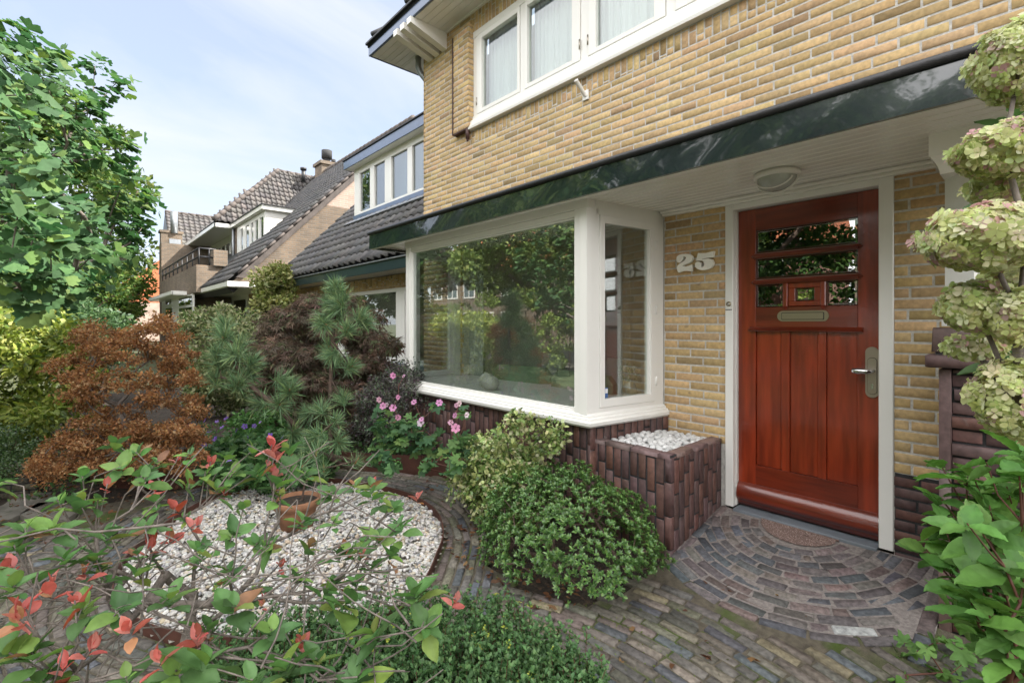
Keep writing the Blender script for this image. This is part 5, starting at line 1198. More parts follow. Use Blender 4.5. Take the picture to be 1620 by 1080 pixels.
# brown dried maple
bm = plant('brown_maple', 'small layered maple with rust-brown withered leaves in the left bed', 'tree', (-5.35, .42, -.13))
lay_ = []
for (u, v, s_, ru, rv, k) in ((190, 525, 4.5, 75, 18, 14), (255, 520, 4.5, 50, 16, 9), (150, 560, 4.4, 55, 18, 10), (235, 565, 4.4, 75, 20, 14), (120, 585, 4.4, 40, 18, 7), (180, 600, 4.3, 80, 18, 13), (285, 600, 4.4, 45, 22, 10), (140, 630, 4.3, 45, 20, 8), (255, 640, 4.3, 60, 18, 10), (295, 650, 4.3, 30, 22, 6), (130, 695, 4.2, 45, 30, 16), (185, 700, 4.3, 50, 35, 20), (255, 700, 4.2, 65, 40, 30), (110, 725, 4.1, 45, 28, 16), (80, 745, 4.1, 30, 18, 8), (290, 705, 4.2, 35, 35, 16), (210, 735, 4.1, 90, 20, 20), (210, 545, 4.6, 90, 12, 12), (150, 540, 4.7, 40, 10, 6), (205, 655, 4.5, 50, 10, 5)):
    for _ in range(k):
        a = random.uniform(0, 2*pi); q = random.random()**.5; lay_.append(at(u+ru*q*cos(a), v+rv*q*sin(a), s_+random.uniform(-.34, .34)))
lay_ = np.array(lay_)
branches('trunk', (-5.35, .42, -.13), lay_, M['bark'], bm, r0=.034, rtip=.0018, wig=.1, step=.09, up=-.1, trunk=[at(218, 740, 4.2), at(196, 672, 4.3), at(186, 640, 4.35)], n=5)
leafobj('foliage', foliage(lay_, .10, 52000, T_QUAD2, .024, [(.30, .145, .06), (.36, .19, .08), (.19, .09, .042), (.42, .28, .15)], w=[5, 4, 3, 2], squash=.5, rnd=.9, shell=.15), M['leafm'], bm)
# variegated shrub far left of centre
shrub('variegated_shrub', 'tall cream-edged variegated shrub behind the left pine', 'shrub', (-8.8, 1.75, -.2), (-8.75, 1.7, .78), (.85, .62, .85), 70, .2, 14000, T_LEAF, .06, [(.28, .29, .14), (.20, .24, .10), (.10, .15, .05), (.34, .34, .2)], stems=24, w=[3, 3, 3, 2])
shrub('climbing_plant', 'yellowish climbing shrub growing against the end of the neighbour roof', 'shrub', (-12.2, 3.45, -.2), (-12.0, 3.45, 2.0), (.42, .35, .68), 30, .2, 5000, T_LEAF, .09, [(.24, .26, .08), (.15, .19, .05), (.32, .32, .14)], stems=10)
# purple-brown cut-leaf maple
def cutleaf():
    vs = [(0, 0, 0)]; fs = []
    for a in (-60, -32, 0, 32, 60):
        c_, s_ = cos(radians(a)), sin(radians(a)); b = len(vs); L2 = 1-.25*abs(a)/60
        vs += [(.5*L2*c_-.05*s_, .5*L2*s_+.05*c_, .0), (L2*c_, L2*s_, -.12), (.5*L2*c_+.05*s_, .5*L2*s_-.05*c_, 0)]; fs += [(0, b+2, b+1), (0, b+1, b)]
    return vs, fs
PM = [(.15, .105, .08), (.11, .09, .062), (.18, .115, .08), (.12, .14, .07)]
mk = clumps((-6.35, 2.45, .72), (1.15, .8, .98), 120, .5); mk = mk[mk[:, 2] > -.1]
pmx = plant('purple_maple', 'dome-shaped purple-brown cut-leaf maple behind the pines', 'tree', (-6.3, 2.6, -.15))
branches('trunk', (-6.3, 2.6, -.15), mk, M['bark'], pmx, r0=.05, rtip=.002, wig=.1, step=.12, up=-.2)
leafobj('foliage', foliage(mk, .22, 19000, cutleaf(), .085, PM, w=[4, 4, 2, 1.6], squash=.5, rnd=.35, droop=.75, shell=.3), M['leafm'], pmx)
# dark small-leaved shrub in front of the neighbour window
shrub('dark_shrub', 'dark purplish twiggy shrub between the right pine and the pink flowers', 'shrub', (-4.75, 2.65, -.12), (-4.85, 2.6, .36), (.62, .36, .50), 70, .12, 15000, T_QUAD, .028, [(.09, .08, .08), (.16, .155, .14), (.09, .06, .07), (.15, .19, .12), (.07, .10, .06)], stems=60, stem_r=.014, rnd=.8)
# --- pines
def needle_tmpl(): return ([(0, .005, 0), (0, -.005, 0), (.55, -.0065, .0), (.55, .0065, .0), (1, 0, -.05)], [(0, 1, 2), (0, 2, 3), (3, 2, 4)])
def pine(name, label, base, trunk, cl, s_, per=150, nl=.15, pal=None, r0=.02):
    t = plant(name, label, 'pine', base); P = np.array([at(u, v, s_+ds) for u, v, ds in cl])
    _, (na, npar, nrad) = branches('trunk', base, P, M['barkb'], t, r0=r0, rtip=.004, wig=.05, step=.08, up=-.1, trunk=[at(*q) for q in trunk], n=6)
    # direction of each shoot
    D_ = norm(np.array([p-na[np.argsort(np.linalg.norm(na-p, axis=1))[3]] for p in P])*.6+np.array((0, 0, .35))*np.ones((len(P), 1))*.3+rdir(len(P))*.15)
    k = np.repeat(np.arange(len(P)), per); n = len(k); u = rdir(n); d = norm(u+D_[k]*.75); back = rng.random((n, 1))**1.5*.075
    pos = P[k]-D_[k]*back+d*.004
    leafobj('needles', leaves_at(pos, d, rdir(n), needle_tmpl(), nl, palette(n, pal, None, .15), .14, .015), M['needle'], t)
    mb = MB()
    for p, dd in zip(P, D_): mb.tube([p-dd*.03, p+dd*.025], [.007, .004], 6)
    mb.build('bud', M['bud_m'], t)
M['bud_m'] = mat('pine_bud', (.28, .12, .05), .8)
NP = [(.13, .23, .11), (.10, .18, .085), (.17, .28, .13), (.22, .30, .12)]
pine('pine', 'leaning long-needled pine with a bare slanting stem, left of the upright one', (-4.62, 2.0, -.12), [at_ for at_ in [(505, 715, 4.35), (483, 690, 4.25), (445, 650, 4.2), (402, 615, 4.15), (384, 595, 4.15), (372, 575, 4.15)]],
     [(354, 535, 0), (378, 545, .05), (345, 560, -.05), (348, 575, .1), (370, 560, -.1), (399, 572, 0), (340, 598, .05), (376, 608, -.1), (394, 592, .05), (449, 602, 0), (458, 618, -.05), (442, 640, -.1), (410, 637, .05), (355, 515, .1), (464, 685, 0)], 4.15, 230, .14, NP, .022)
pine('pine', 'upright long-needled pine with a thin straight stem before the neighbour window', (-4.42, 2.25, -.12), [(524, 720, 4.3), (522, 660, 4.3), (523, 600, 4.3), (526, 540, 4.3), (530, 490, 4.3)],
     [(531, 452, 0), (528, 465, .06), (536, 478, -.06), (540, 465, 0), (522, 480, .03), (531, 490, 0), (515, 513, -.1), (508, 508, .05), (571, 500, 0), (580, 512, .05), (550, 521, -.1), (524, 562, -.1), (530, 570, .1), (555, 580, 0), (485, 653, 0), (509, 647, -.1), (542, 630, 0), (531, 666, -.1), (520, 550, .1), (535, 500, .1), (499, 690, -.3), (536, 700, -.3), (490, 705, -.3)], 4.25, 230, .125, NP, .02)
pt = empty('flower_pot', tuple(onZ(470, 850, -.2)), 'terracotta pot standing on the white gravel', 'pot')
pc = onZ(470, 838, -.19)
MB().lathe([(0, 0), (.105, 0), (.135, .17), (.137, .18), (.158, .18), (.162, .23), (.15, .235), (.145, .2), (.0, .2)], (pc[0], pc[1], -.19), 32).build('pot_body', M['terra'], pt)
MB().lathe([(0, .212), (.08, .215), (.146, .205)], (pc[0], pc[1], -.19), 20).build('soil', M['soil'], pt)
cl3 = [(480, 735, 0), (500, 715, .05), (466, 752, -.05), (512, 740, 0), (565, 728, .15), (455, 735, 0)]
s3 = float(np.linalg.norm((pc-np.array((0, 0, CZ)))[:2])/np.linalg.norm(ray(470, 838)[:2]))
pine('small_pine', 'small wispy pine growing in the terracotta pot', (pc[0], pc[1], 0.01), [(478, 790, s3), (482, 765, s3)], cl3, s3, 80, .11, NP, .008)
# --- purple geranium cover
shrub('geranium', 'low green leafy perennial dotted with violet flowers, left of the pines', 'perennial', (-4.75, 1.25, -.1), (-5.05, 1.4, .02), (.85, .6, .2), 130, .08, 5200, palmate(), .036, [(.07, .16, .05), (.05, .12, .04), (.10, .19, .06)], stems=40, stem_r=.004, stemm='twig', upb=1.2, rnd=.5)
gt = C.objects['geranium']
fl = np.array([at(u, v, s_) for u, v, s_ in ((325, 665, 4.35), (343, 667, 4.4), (358, 662, 4.5), (375, 680, 4.3), (341, 694, 4.1), (387, 674, 4.5), (402, 673, 4.6), (447, 692, 4.2), (365, 722, 3.9), (316, 700, 4.1), (323, 703, 4.1), (393, 691, 4.2), (362, 730, 3.9), (310, 664, 4.4), (352, 676, 4.3), (330, 684, 4.2), (412, 668, 4.5), (300, 672, 4.4), (428, 690, 4.3))])
for q in fl: leafobj('flower', leaves_at(q[None], rdir(1), np.array([(.3, -.5, .9)])+rdir(1)*.3, petals(5, .1, .36, .25), .024, palette(1, [(.26, .14, .55), (.32, .2, .62)]), .15, .02), M['petal'], gt)
# creeping plants over the bare soil of the left beds
nc = 9000; P = np.column_stack([rng.uniform(-8.2, -4.9, nc), rng.uniform(-1.0, 3.4, nc), np.zeros(nc)]); q_ = np.sin(P[:, 0]*4.3+P[:, 1]*2)+np.cos(P[:, 1]*5.1-P[:, 0]); P = P[(q_ > -.3) & ((P[:, 0] < -5.45+.0*P[:, 1]) | (P[:, 1] > 1.9))]; n = len(P); P[:, 2] = -.12+rng.random(n)*.06
tag(link('ground_cover', npmesh('g', *leaves_at(P, norm(rdir(n)+np.array((0, 0, .3))), norm(rdir(n)*.5+np.array((0, 0, 1))), T_LEAF, .042, palette(n, [(.07, .15, .045), (.05, .11, .035), (.14, .09, .05), (.10, .17, .05)], [4, 4, 2, 2]), .3, .05)), M['leafm']), 'small creeping leaves covering the soil of the left flower beds', 'ground cover', kind='stuff')
# small green leafy filler plants on the left bed
shrub('green_perennial', 'small bright green leafy plant at the foot of the variegated shrub', 'perennial', (-5.9, 1.6, -.1), (-6.0, 1.6, .15), (.45, .35, .2), 40, .09, 2600, T_LEAF, .05, [(.09, .2, .05), (.06, .14, .04)], stems=16, stem_r=.006)
# --- anemones below the bay
an = plant('anemone', 'anemone with pink flowers and jagged leaves below the bay window', 'perennial', (-3.9, 2.62, -.1))
lp = []
for (u, v, s_, k, ru, rv) in ((615, 700, 4.15, 26, 32, 16), (650, 690, 4.1, 26, 32, 18), (690, 705, 4.0, 18, 28, 16), (735, 705, 3.75, 20, 22, 16), (640, 670, 4.2, 14, 26, 12), (605, 660, 4.3, 10, 18, 20), (715, 735, 3.5, 9, 14, 10), (680, 735, 3.6, 7, 10, 8), (625, 735, 3.75, 6, 8, 10), (600, 725, 3.9, 8, 10, 12), (735, 655, 3.75, 3, 8, 10), (690, 640, 3.9, 2, 4, 4)):
    for _ in range(k): a = random.uniform(0, 2*pi); q = random.random()**.5; lp.append(at(u+ru*q*cos(a), v+rv*q*sin(a), s_+random.uniform(-.12, .1)))
lp = np.array(lp); fp = np.array([at(*q) for q in ((600, 632, 4.15), (622, 645, 4.1), (639, 595, 4.3), (630, 628, 4.1), (606, 642, 4.1), (655, 636, 3.95), (667, 663, 3.85), (666, 668, 3.85), (720, 657, 3.6), (722, 641, 3.6), (721, 677, 3.55), (739, 656, 3.6), (727, 638, 3.62), (622, 594, 4.35), (695, 637, 3.8), (630, 660, 4.1), (612, 640, 4.15), (713, 668, 3.6))])
branches('stem', (-3.9, 2.62, -.12), np.concatenate([lp[::2], fp]), M['twig'], an, r0=.006, rtip=.0016, wig=.12, step=.1, bias=.1)
k = np.repeat(np.arange(len(lp)), 2); leafobj('foliage', leaves_at(lp[k]+rng.normal(0, .02, (len(k), 3)), norm(rdir(len(k))+np.array((.2, -.6, -.5))), norm(rdir(len(k))*.4+np.array((.1, -.4, 1))), palmate(5, 260, .55), .052, palette(len(k), [(.07, .15, .055), (.05, .115, .05), (.10, .19, .06), (.14, .22, .07)], [4, 4, 3, 1]), .3, .06), M['leafm'], an)
fN = norm(np.tile((.45, -.75, .3), (len(fp), 1))+rdir(len(fp))*.35)
for q, w_ in zip(fp, fN): leafobj('flower', leaves_at(q[None], np.cross(w_[None], rdir(1)), w_[None], petals(6, .1, .36, .12), .027, palette(1, [(.55, .25, .42), (.62, .36, .50), (.62, .5, .55)]), .2, .02), M['petal'], an)
# --- variegated euonymus and the dark azalea
shrub('euonymus', 'cream and green variegated euonymus bush behind the dark green one', 'shrub', (-2.85, 2.42, -.18), (-2.82, 2.42, .10), (.44, .28, .34), 150, .085, 15000, T_ROUND, .033, [(.34, .38, .15), (.20, .28, .08), (.50, .50, .28), (.11, .19, .05)], m='leafg', stems=30, w=[4, 3, 2, 3], rnd=.8, extra=[at(u, v, 3.45) for u, v in ((815, 660), (830, 668), (845, 675), (872, 680), (870, 695), (885, 690), (818, 675), (800, 680), (775, 695), (868, 705))])
az = plant('azalea', 'low spreading glossy dark green azalea bush beside the brick planter', 'shrub', (-2.0, 2.3, -.18))
ac = np.array((-2.04, 2.27, -.02)); ar = np.array((.61, .47, .41))
rp = []
while len(rp) < 1900:
    d = rdir(1)[0]; 
    if d[2] < -.25: continue
    q = ac+d*ar*(random.uniform(.82, 1.0)+.13*sin(d[0]*9+d[1]*5)*cos(d[2]*7+d[0]*4)+.05*sin(d[1]*17+1)); 
    if q[2] > -.17 and not (q[0] > -1.66 and q[1] > 2.70) and not (q[0] > -2.3 and q[1] > 2.73): rp.append(q)
rp += [ac+rdir(1)[0]*ar*random.uniform(.4, .75) for _ in range(220)]
rp = np.array([q for q in rp if q[2] > -.18])
branches('branch', (-2.0, 2.3, -.2), rp[rng.choice(len(rp), 160, False)], M['barkb'], az, r0=.02, rtip=.0018, wig=.08, step=.07)
rd = norm((rp-ac)/ar**2+np.array((0, 0, 1.6)))
k = np.repeat(np.arange(len(rp)), 16); n = len(k); u = rdir(n); u = norm(u-(u*rd[k]).sum(1, keepdims=True)*rd[k]); lift = rng.uniform(.15, 1.0, (n, 1)); d = norm(u+rd[k]*lift)
leafobj('foliage', leaves_at(rp[k]+rd[k]*.012*rng.random((n, 1)), d, norm(rd[k]+u*-.3), T_NARROW, .0215, palette(n, [(.085, .18, .04), (.06, .14, .035), (.14, .25, .06)], None, .13), .2, .03), M['leafg'], az)
# --- low hebe carpet in the foreground
hb_ = plant('hebe', 'low small-leaved green shrub with tiny yellow flowers at the bottom of the picture', 'shrub', (-1.75, 1.0, -.2))
hp_ = []
for _ in range(1700):
    u = random.uniform(330, 960); v = random.uniform(930, 1160); top = 935+.0004*(u-720)**2 if u < 720 else 935+.0021*(u-720)**2
    if v < top: continue
    s_ = 1.30/((v-511)/765)*random.uniform(.98, 1.02); q = at(u, v, s_); hp_.append(q)
hp_ = np.array(hp_); hp_[:, 2] += rng.normal(0, .03, len(hp_))
bb = hp_.copy(); bb[:, 2] = -.2; bb[:, :2] += rng.normal(0, .03, (len(bb), 2))
mb = MB()
for a, b in zip(bb[::2], hp_[::2]): mb.tube([a, (a+b)/2+rng.normal(0, .012, 3), b], [.0028, .002, .0013], 4, cap=False)
mb.build('stem', M['twig'], hb_)
Pn = []; Dn = []
for a, b in zip(bb, hp_):
    ax = b-a
    for t in np.linspace(.35, 1.04, 13): Pn.append(a+ax*t); Dn.append(ax)
Pn = np.array(Pn)+rng.normal(0, .006, (len(Pn), 3)); Dn = norm(np.array(Dn)+np.array((0, 0, .05))); k = np.repeat(np.arange(len(Pn)), 4); u = rdir(len(k)); u = norm(u-(u*Dn[k]).sum(1, keepdims=True)*Dn[k]); 
leafobj('foliage', leaves_at(Pn[k], norm(u+Dn[k]*.9), norm(Dn[k]+.3*rdir(len(k))), T_QUAD2, .0175, palette(len(k), [(.085, .18, .06), (.065, .145, .05), (.12, .22, .075)], None, .14), .25, .03), M['leaf'], hb_)
fi = rng.choice(len(hp_), 60, False); fc_ = hp_[fi]+np.array((0, 0, .012)); fc_ = np.repeat(fc_, 9, 0)+rng.normal(0, .007, (540, 3))
leafobj('flower', leaves_at(fc_, rdir(540), rdir(540)+np.array((0, 0, 1)), petals(4, .1, .4, .2), .004, palette(540, [(.42, .48, .06), (.5, .5, .1)]), .2, .03), M['petal'], hb_)
# --- photinia: grey twigs, green leaves and red young leaves
ph = plant('photinia', 'sprawling photinia with bare grey branches, green leaves and red young shoots in the foreground', 'shrub', (-1.9, .05, -.2))
BL = big_leaf(.30, 8, .12, .18, .004)
R_ = [(432, 715, 1.75, 1.3), (283, 722, 1.9, .6), (15, 895, 1.25, 1.3), (78, 930, 1.2, 1.2), (118, 945, 1.2, 1.4), (28, 975, 1.1, 1.6), (202, 992, 1.15, 1.1), (250, 1035, 1.1, .9), (150, 1018, 1.15, 1.0), (100, 1050, 1.1, .9), (240, 862, 1.5, 1.3), (268, 850, 1.55, 1.3), (310, 828, 1.6, 1.0), (278, 800, 1.6, .9), (243, 772, 1.65, .9), (170, 765, 1.6, .8), (310, 1005, 1.2, .8), (333, 730, 1.8, 1.0), (661, 782, 1.75, .9), (592, 760, 1.8, .6), (446, 888, 1.5, .7), (545, 860, 1.5, .7), (721, 947, 1.4, .8), (480, 1012, 1.25, .8), (575, 870, 1.5, .6), (130, 905, 1.3, .8), (415, 945, 1.4, .6), (355, 780, 1.75, .8), (40, 960, 1.15, 1.2)]
G_ = [(190, 738, 1.75, 1), (125, 793, 1.5, 1.2), (85, 835, 1.4, 1.1), (40, 835, 1.35, 1.1), (245, 792, 1.6, 1), (300, 763, 1.75, 1), (345, 772, 1.75, 1.1), (372, 745, 1.8, 1), (438, 765, 1.7, 1.1), (370, 842, 1.5, 1), (360, 900, 1.45, .9), (482, 822, 1.6, 1), (520, 780, 1.7, 1), (490, 862, 1.55, .9), (540, 872, 1.5, 1), (175, 845, 1.4, 1.1), (270, 942, 1.2, 1.6), (190, 962, 1.2, 1.3), (372, 957, 1.25, 1.4), (430, 995, 1.2, 1.3), (330, 1042, 1.15, 1.2), (450, 1048, 1.15, 1.3), (505, 1040, 1.2, 1), (10, 1030, 1.1, 1.2), (50, 1032, 1.1, 1.1), (130, 960, 1.2, 1), (590, 770, 1.75, 1), (600, 850, 1.55, 1.1), (590, 892, 1.5, 1), (655, 935, 1.35, 1.3), (676, 990, 1.3, 1.1), (590, 1000, 1.25, 1.2), (550, 950, 1.3, 1.4), (565, 1070, 1.2, 1.2), (20, 925, 1.2, 1), (22, 862, 1.3, 1), (405, 745, 1.8, 1), (460, 735, 1.8, .9), (60, 1075, 1.1, 1.1), (150, 880, 1.35, 1), (230, 830, 1.5, .9), (320, 870, 1.45, .8), (215, 715, 1.85, .9), (360, 720, 1.85, .9), (400, 712, 1.85, .9), (455, 712, 1.85, .9), (250, 728, 1.8, .9), (485, 745, 1.8, .9), (130, 750, 1.6, .9), (90, 790, 1.5, .9), (180, 700, 1.85, .8), (300, 715, 1.85, .8), (0, 760, 1.5, .8), (420, 860, 1.5, .8), (620, 800, 1.7, .8), (225, 745, 1.75, .9), (325, 745, 1.75, .9), (155, 790, 1.55, .9), (215, 900, 1.35, .9), (100, 880, 1.3, 1), (280, 1060, 1.12, 1.1), (200, 1070, 1.1, 1), (400, 1075, 1.12, 1), (470, 905, 1.4, .9), (520, 930, 1.38, .9), (330, 990, 1.25, .9)]
R_ += [(431, 700, 1.72, 1.5), (434, 722, 1.72, 1.3), (433, 745, 1.72, 1.0)]
RP = np.array([at(u, v, s_) for u, v, s_, z in R_]); G_ += [(random.uniform(150, 640), random.uniform(740, 960), random.uniform(1.35, 1.75), random.uniform(.6, .9)) for _ in range(30)]
GP = np.array([at(u, v, s_) for u, v, s_, z in G_])
bare = [at(u, v, s_) for u, v, s_ in ((240, 748, 1.7), (470, 735, 1.7), (560, 735, 1.65), (520, 700, 1.75), (600, 712, 1.7), (45, 880, 1.3), (700, 970, 1.3), (640, 1000, 1.2), (40, 800, 1.45), (300, 960, 1.2), (140, 1050, 1.05), (560, 830, 1.5), (240, 880, 1.4), (500, 760, 1.6), (470, 790, 1.55), (60, 905, 1.15), (640, 1060, 1.2))]
bs = np.array((-1.9, .05, -.2))
_, (na, npar, nrad) = branches('branch', bs, np.concatenate([RP, GP, bare]), M['bark'], ph, r0=.016, rtip=.0019, wig=.10, step=.07, up=.15, trunk=[bs+np.array((-.02, .0, .12)), bs+np.array((-.03, .02, .25))], n=6, expo=.62, bias=.6)
# long criss-cross shoots low in the bush
mb = MB()
for _ in range(80):
    a = at(random.uniform(-40, 640), random.uniform(850, 1110), random.uniform(1.15, 1.6)); d = norm(rdir(1)[0]*np.array((1, 1, .45))+np.array((0, 0, .25))); Lh = random.uniform(.25, .6); p = [a-d*Lh/2]; dd = d.copy()
    for _k in range(6): dd = norm(dd+rng.normal(0, .16, 3)); p.append(p[-1]+dd*Lh/6)
    r0 = random.uniform(.0016, .0036); mb.tube(p, list(np.linspace(r0, r0*.5, 7)), 6)
mb.build('twig', M['bark'], ph)
def rosette(P, scale, per, tmpl, size, pal, w=None, up=.6, sj=.2):
    k = np.repeat(np.arange(len(P)), per); n = len(k); idx = np.tile(np.arange(per), len(P)); az_ = idx*2.4+rng.random(len(P))[k]*6.28+rng.normal(0, .25, n); el = up*np.linspace(.1, 1.35, per)[idx]+rng.normal(0, .15, n)
    ax = norm(np.array((0, 0, 1.))+rng.normal(0, .35, (len(P), 3)))[k]; h = norm(np.cross(ax, np.array((1., .3, .2)))); g = np.cross(ax, h)
    d = norm((h*np.cos(az_)[:, None]+g*np.sin(az_)[:, None])*np.cos(el)[:, None]+ax*np.sin(el)[:, None]); nn = norm(ax*np.cos(el)[:, None]-(h*np.cos(az_)[:, None]+g*np.sin(az_)[:, None])*np.sin(el)[:, None]+rng.normal(0, .2, (n, 3)))
    pos = P[k]-ax*(.03*(1-idx/per))[:, None]; v, f = tmpl; S = size*scale[k]*np.clip(rng.normal(1, sj, n), .5, 1.5)*np.linspace(1.05, .7, per)[idx]
    return scatter(v, f, basis(d, nn), pos, S, palette(n, pal, w, .13), .012)
gs = np.array([q[3] for q in G_]); rs = np.array([q[3] for q in R_])
leafobj('foliage', rosette(GP, np.minimum(gs, 1.2), 7, BL, .064, [(.10, .21, .06), (.08, .165, .055), (.16, .27, .065), (.22, .29, .07), (.26, .14, .07)], [5, 4, 3, 1, .5], .65), M['leaf'], ph, True)
leafobj('red_foliage', rosette(RP, np.minimum(rs, 1.15), 5, BL, .046, [(.46, .12, .10), (.54, .20, .17), (.32, .08, .05), (.38, .19, .09)], [4, 3, 2, 1], 1.25), M['leaf'], ph, True)
# --- hydrangea at the right with big fading flower heads
hy = plant('hydrangea', 'tall hydrangea with large cream, green and pink fading flower heads at the right edge', 'shrub', (.42, 1.55, -.25))
heads = [(1614, 100, 1.12, 62, 66), (1588, 240, 1.08, 64, 41), (1594, 297, 1.15, 50, 28), (1556, 378, 1.0, 82, 50), (1626, 372, 1.04, 50, 46), (1546, 487, 1.05, 48, 40), (1614, 502, .98, 38, 44), (1540, 551, 1.12, 37, 18), (1606, 630, 1.0, 54, 64), (1604, 440, 1.12, 38, 22)]
HP = np.array([at(u, v, s_) for u, v, s_, r, r2_ in heads])
branches('stem', (.42, 1.55, -.25), HP, M['bark'], hy, r0=.010, rtip=.0035, wig=.05, step=.12, trunk=[(.40, 1.55, .2), (.38, 1.55, .5)], n=7)
for (u, v, s_, r, r2_), p in zip(heads, HP):
    R0 = r/765*s_; n = int(900*(R0/.08)**2*(.3+.7*r2_/r)); d = rdir(n); rr = R0*(.82+.18*rng.random((n, 1)))*np.array((1, 1, r2_/r)); pos = p+d*rr*(1+.10*np.sin(d[:, [0]]*6+d[:, [2]]*7)); nn = norm(d+rdir(n)*.45)
    top = np.clip(d[:, 2:3]*.5+.5, 0, 1); base_c = palette(n, [(.42, .48, .19), (.54, .57, .28), (.64, .63, .42)], None, .1); pink = palette(n, [(.50, .34, .33), (.46, .28, .28)], None, .1); mk_ = (rng.random((n, 1)) < .05+.13*top*(v in (378, 372, 240)))
    leafobj('flower_head', leaves_at(pos, np.cross(nn, rdir(n)), nn, petals(4, .05, .42, .22), .0128, np.where(mk_, pink, base_c), .2, .05), M['petal'], hy)
hl = np.array([at(u, v, s_) for u, v, s_ in ((1610, 180, 1.25), (1630, 200, 1.2), (1610, 340, 1.25), (1625, 450, 1.2), (1598, 455, 1.25), (1600, 570, 1.2), (1615, 560, 1.15), (1585, 575, 1.25), (1618, 270, 1.2), (1612, 415, 1.25), (1622, 545, 1.2), (1600, 330, 1.25), (1620, 420, 1.15), (1585, 530, 1.2), (1600, 560, 1.15), (1615, 200, 1.2), (1590, 300, 1.25), (1620, 680, 1.1))])
leafobj('foliage', rosette(hl, np.ones(len(hl)), 4, BL, .085, [(.06, .13, .04), (.08, .16, .05)], None, .4), M['leaf'], hy, True)
# --- broad-leaved shrub below it
dw = plant('broadleaf_shrub', 'bushy shrub with broad ribbed bright green leaves at the lower right', 'shrub', (.12, 1.95, -.22))
dp = []
for (u0, u1, v0, v1, k, s0, s1) in ((1525, 1640, 730, 830, 16, 1.35, 1.8), (1505, 1640, 820, 900, 20, 1.3, 1.8), (1510, 1640, 880, 980, 20, 1.25, 1.75), (1540, 1640, 960, 1090, 16, 1.25, 1.6), (1580, 1640, 700, 740, 5, 1.4, 1.7), (1480, 1520, 780, 900, 4, 1.55, 1.75)):
    for _ in range(k): dp.append(at(random.uniform(u0, u1), random.uniform(v0, v1), random.uniform(s0, s1)))
dp += [at(u, v, s_) for u, v, s_ in ((1490, 738, 1.7), (1490, 820, 1.7), (1465, 868, 1.7), (1530, 760, 1.6), (1515, 960, 1.5), (1560, 730, 1.5))]
dp = np.array(dp); branches('branch', (.12, 1.95, -.22), dp, M['twig'], dw, r0=.011, rtip=.0022, wig=.06, step=.08, n=6)
BL2 = big_leaf(.29, 16, .10, .25, .014)
leafobj('foliage', rosette(dp, np.ones(len(dp)), 5, BL2, .10, [(.13, .27, .06), (.10, .23, .05), (.17, .32, .075), (.085, .19, .045)], None, .35, .22), M['leaf'], dw, True)
# --- geranium at the bottom right
ge = plant('geranium', 'low geranium with lobed bright green leaves at the bottom right, by the pier', 'perennial', (-.22, 2.45, -.22))
gp = np.array([at(random.uniform(1415, 1580), random.uniform(1015, 1100), random.uniform(2.0, 2.35)) for _ in range(110)]); gp[:, 2] = np.maximum(gp[:, 2], -.17)
branches('stem', (-.22, 2.45, -.22), gp[::2], M['twig'], ge, r0=.004, rtip=.0014, wig=.1, step=.08, bias=.1)
leafobj('foliage', leaves_at(gp, norm(rdir(110)+np.array((0, -.5, 0))), norm(rdir(110)*.3+np.array((0, -.3, 1))), palmate(5, 290, .5), .040, palette(110, [(.13, .25, .06), (.10, .20, .05)], None, .12), .2, .05), M['leaf'], ge)
gx = np.array([at(random.uniform(1545, 1650), random.uniform(1050, 1120), random.uniform(1.9, 2.3)) for _ in range(40)])
shrub('ground_fern', 'low green plants growing between the paving and the broad-leaved shrub', 'perennial', (.1, 2.3, -.22), (.12, 2.3, -.1), (.3, .35, .1), 30, .07, 700, T_LEAF, .05, [(.08, .16, .05)], stems=10, stem_r=.003, upb=1)
# --- background trees
tree('bright green tree far behind the ginkgo', (-30, -1.0, -.3), 12.5, 3.6, K=60, n=15000, size=.26, pal=G2+G1, rc=.9)
tree('dark evergreen tree behind the yellow shrub at the left', (-19, -3.4, -.3), 8.0, 2.8, K=60, n=15000, size=.2, pal=G3+G1[:1], rc=.7)
tree('small rounded tree in front of the far balcony house', (-25, -.4, -.3), 4.4, 1.7, K=40, n=9000, size=.16, pal=G1+G2, rc=.5)
tree('yellowish tree beside the orange roof', (-34, 1.1, -.3), 5.6, 2.2, K=40, n=9000, size=.2, pal=G2, rc=.6)
tree('dark green tree between the ginkgo and the orange roof', (-26, -2.6, -.3), 6.6, 2.4, K=40, n=9000, size=.2, pal=G3+G1, rc=.6)
# moss and weeds in the joints of the walk
nm = 16000; P = np.column_stack([rng.uniform(-4.6, .6, nm), rng.uniform(.3, 3.0, nm), np.zeros(nm)])
f_ = np.sin(P[:, 0]*3.1+np.sin(P[:, 1]*4.7)*1.5)+np.sin(P[:, 1]*5.3+P[:, 0]*1.7)+rng.normal(0, .5, nm)
P = P[paving_ok(P[:, 0], P[:, 1]) & ~inside(P[:, 0], P[:, 1], BEDS) & (np.hypot(P[:, 0]-FC[0], P[:, 1]-FC[1]) > 1.02) & (f_ > .75)]; P = P[dist_poly(P[:, :2], BEDS) > .02]; n = len(P); P[:, 2] = gz(P[:, 0], P[:, 1])-.004
tag(link('moss', npmesh('m', *leaves_at(P, norm(rdir(n)*np.array((1, 1, .3))+np.array((0, 0, .2))), norm(rdir(n)*.4+np.array((0, 0, 1))), T_QUAD, .012, palette(n, [(.09, .13, .02), (.12, .17, .03), (.07, .09, .02)]), .35, .1)), M['leafm']), 'moss and tiny weeds growing in the joints of the brick path', 'moss', kind='stuff')
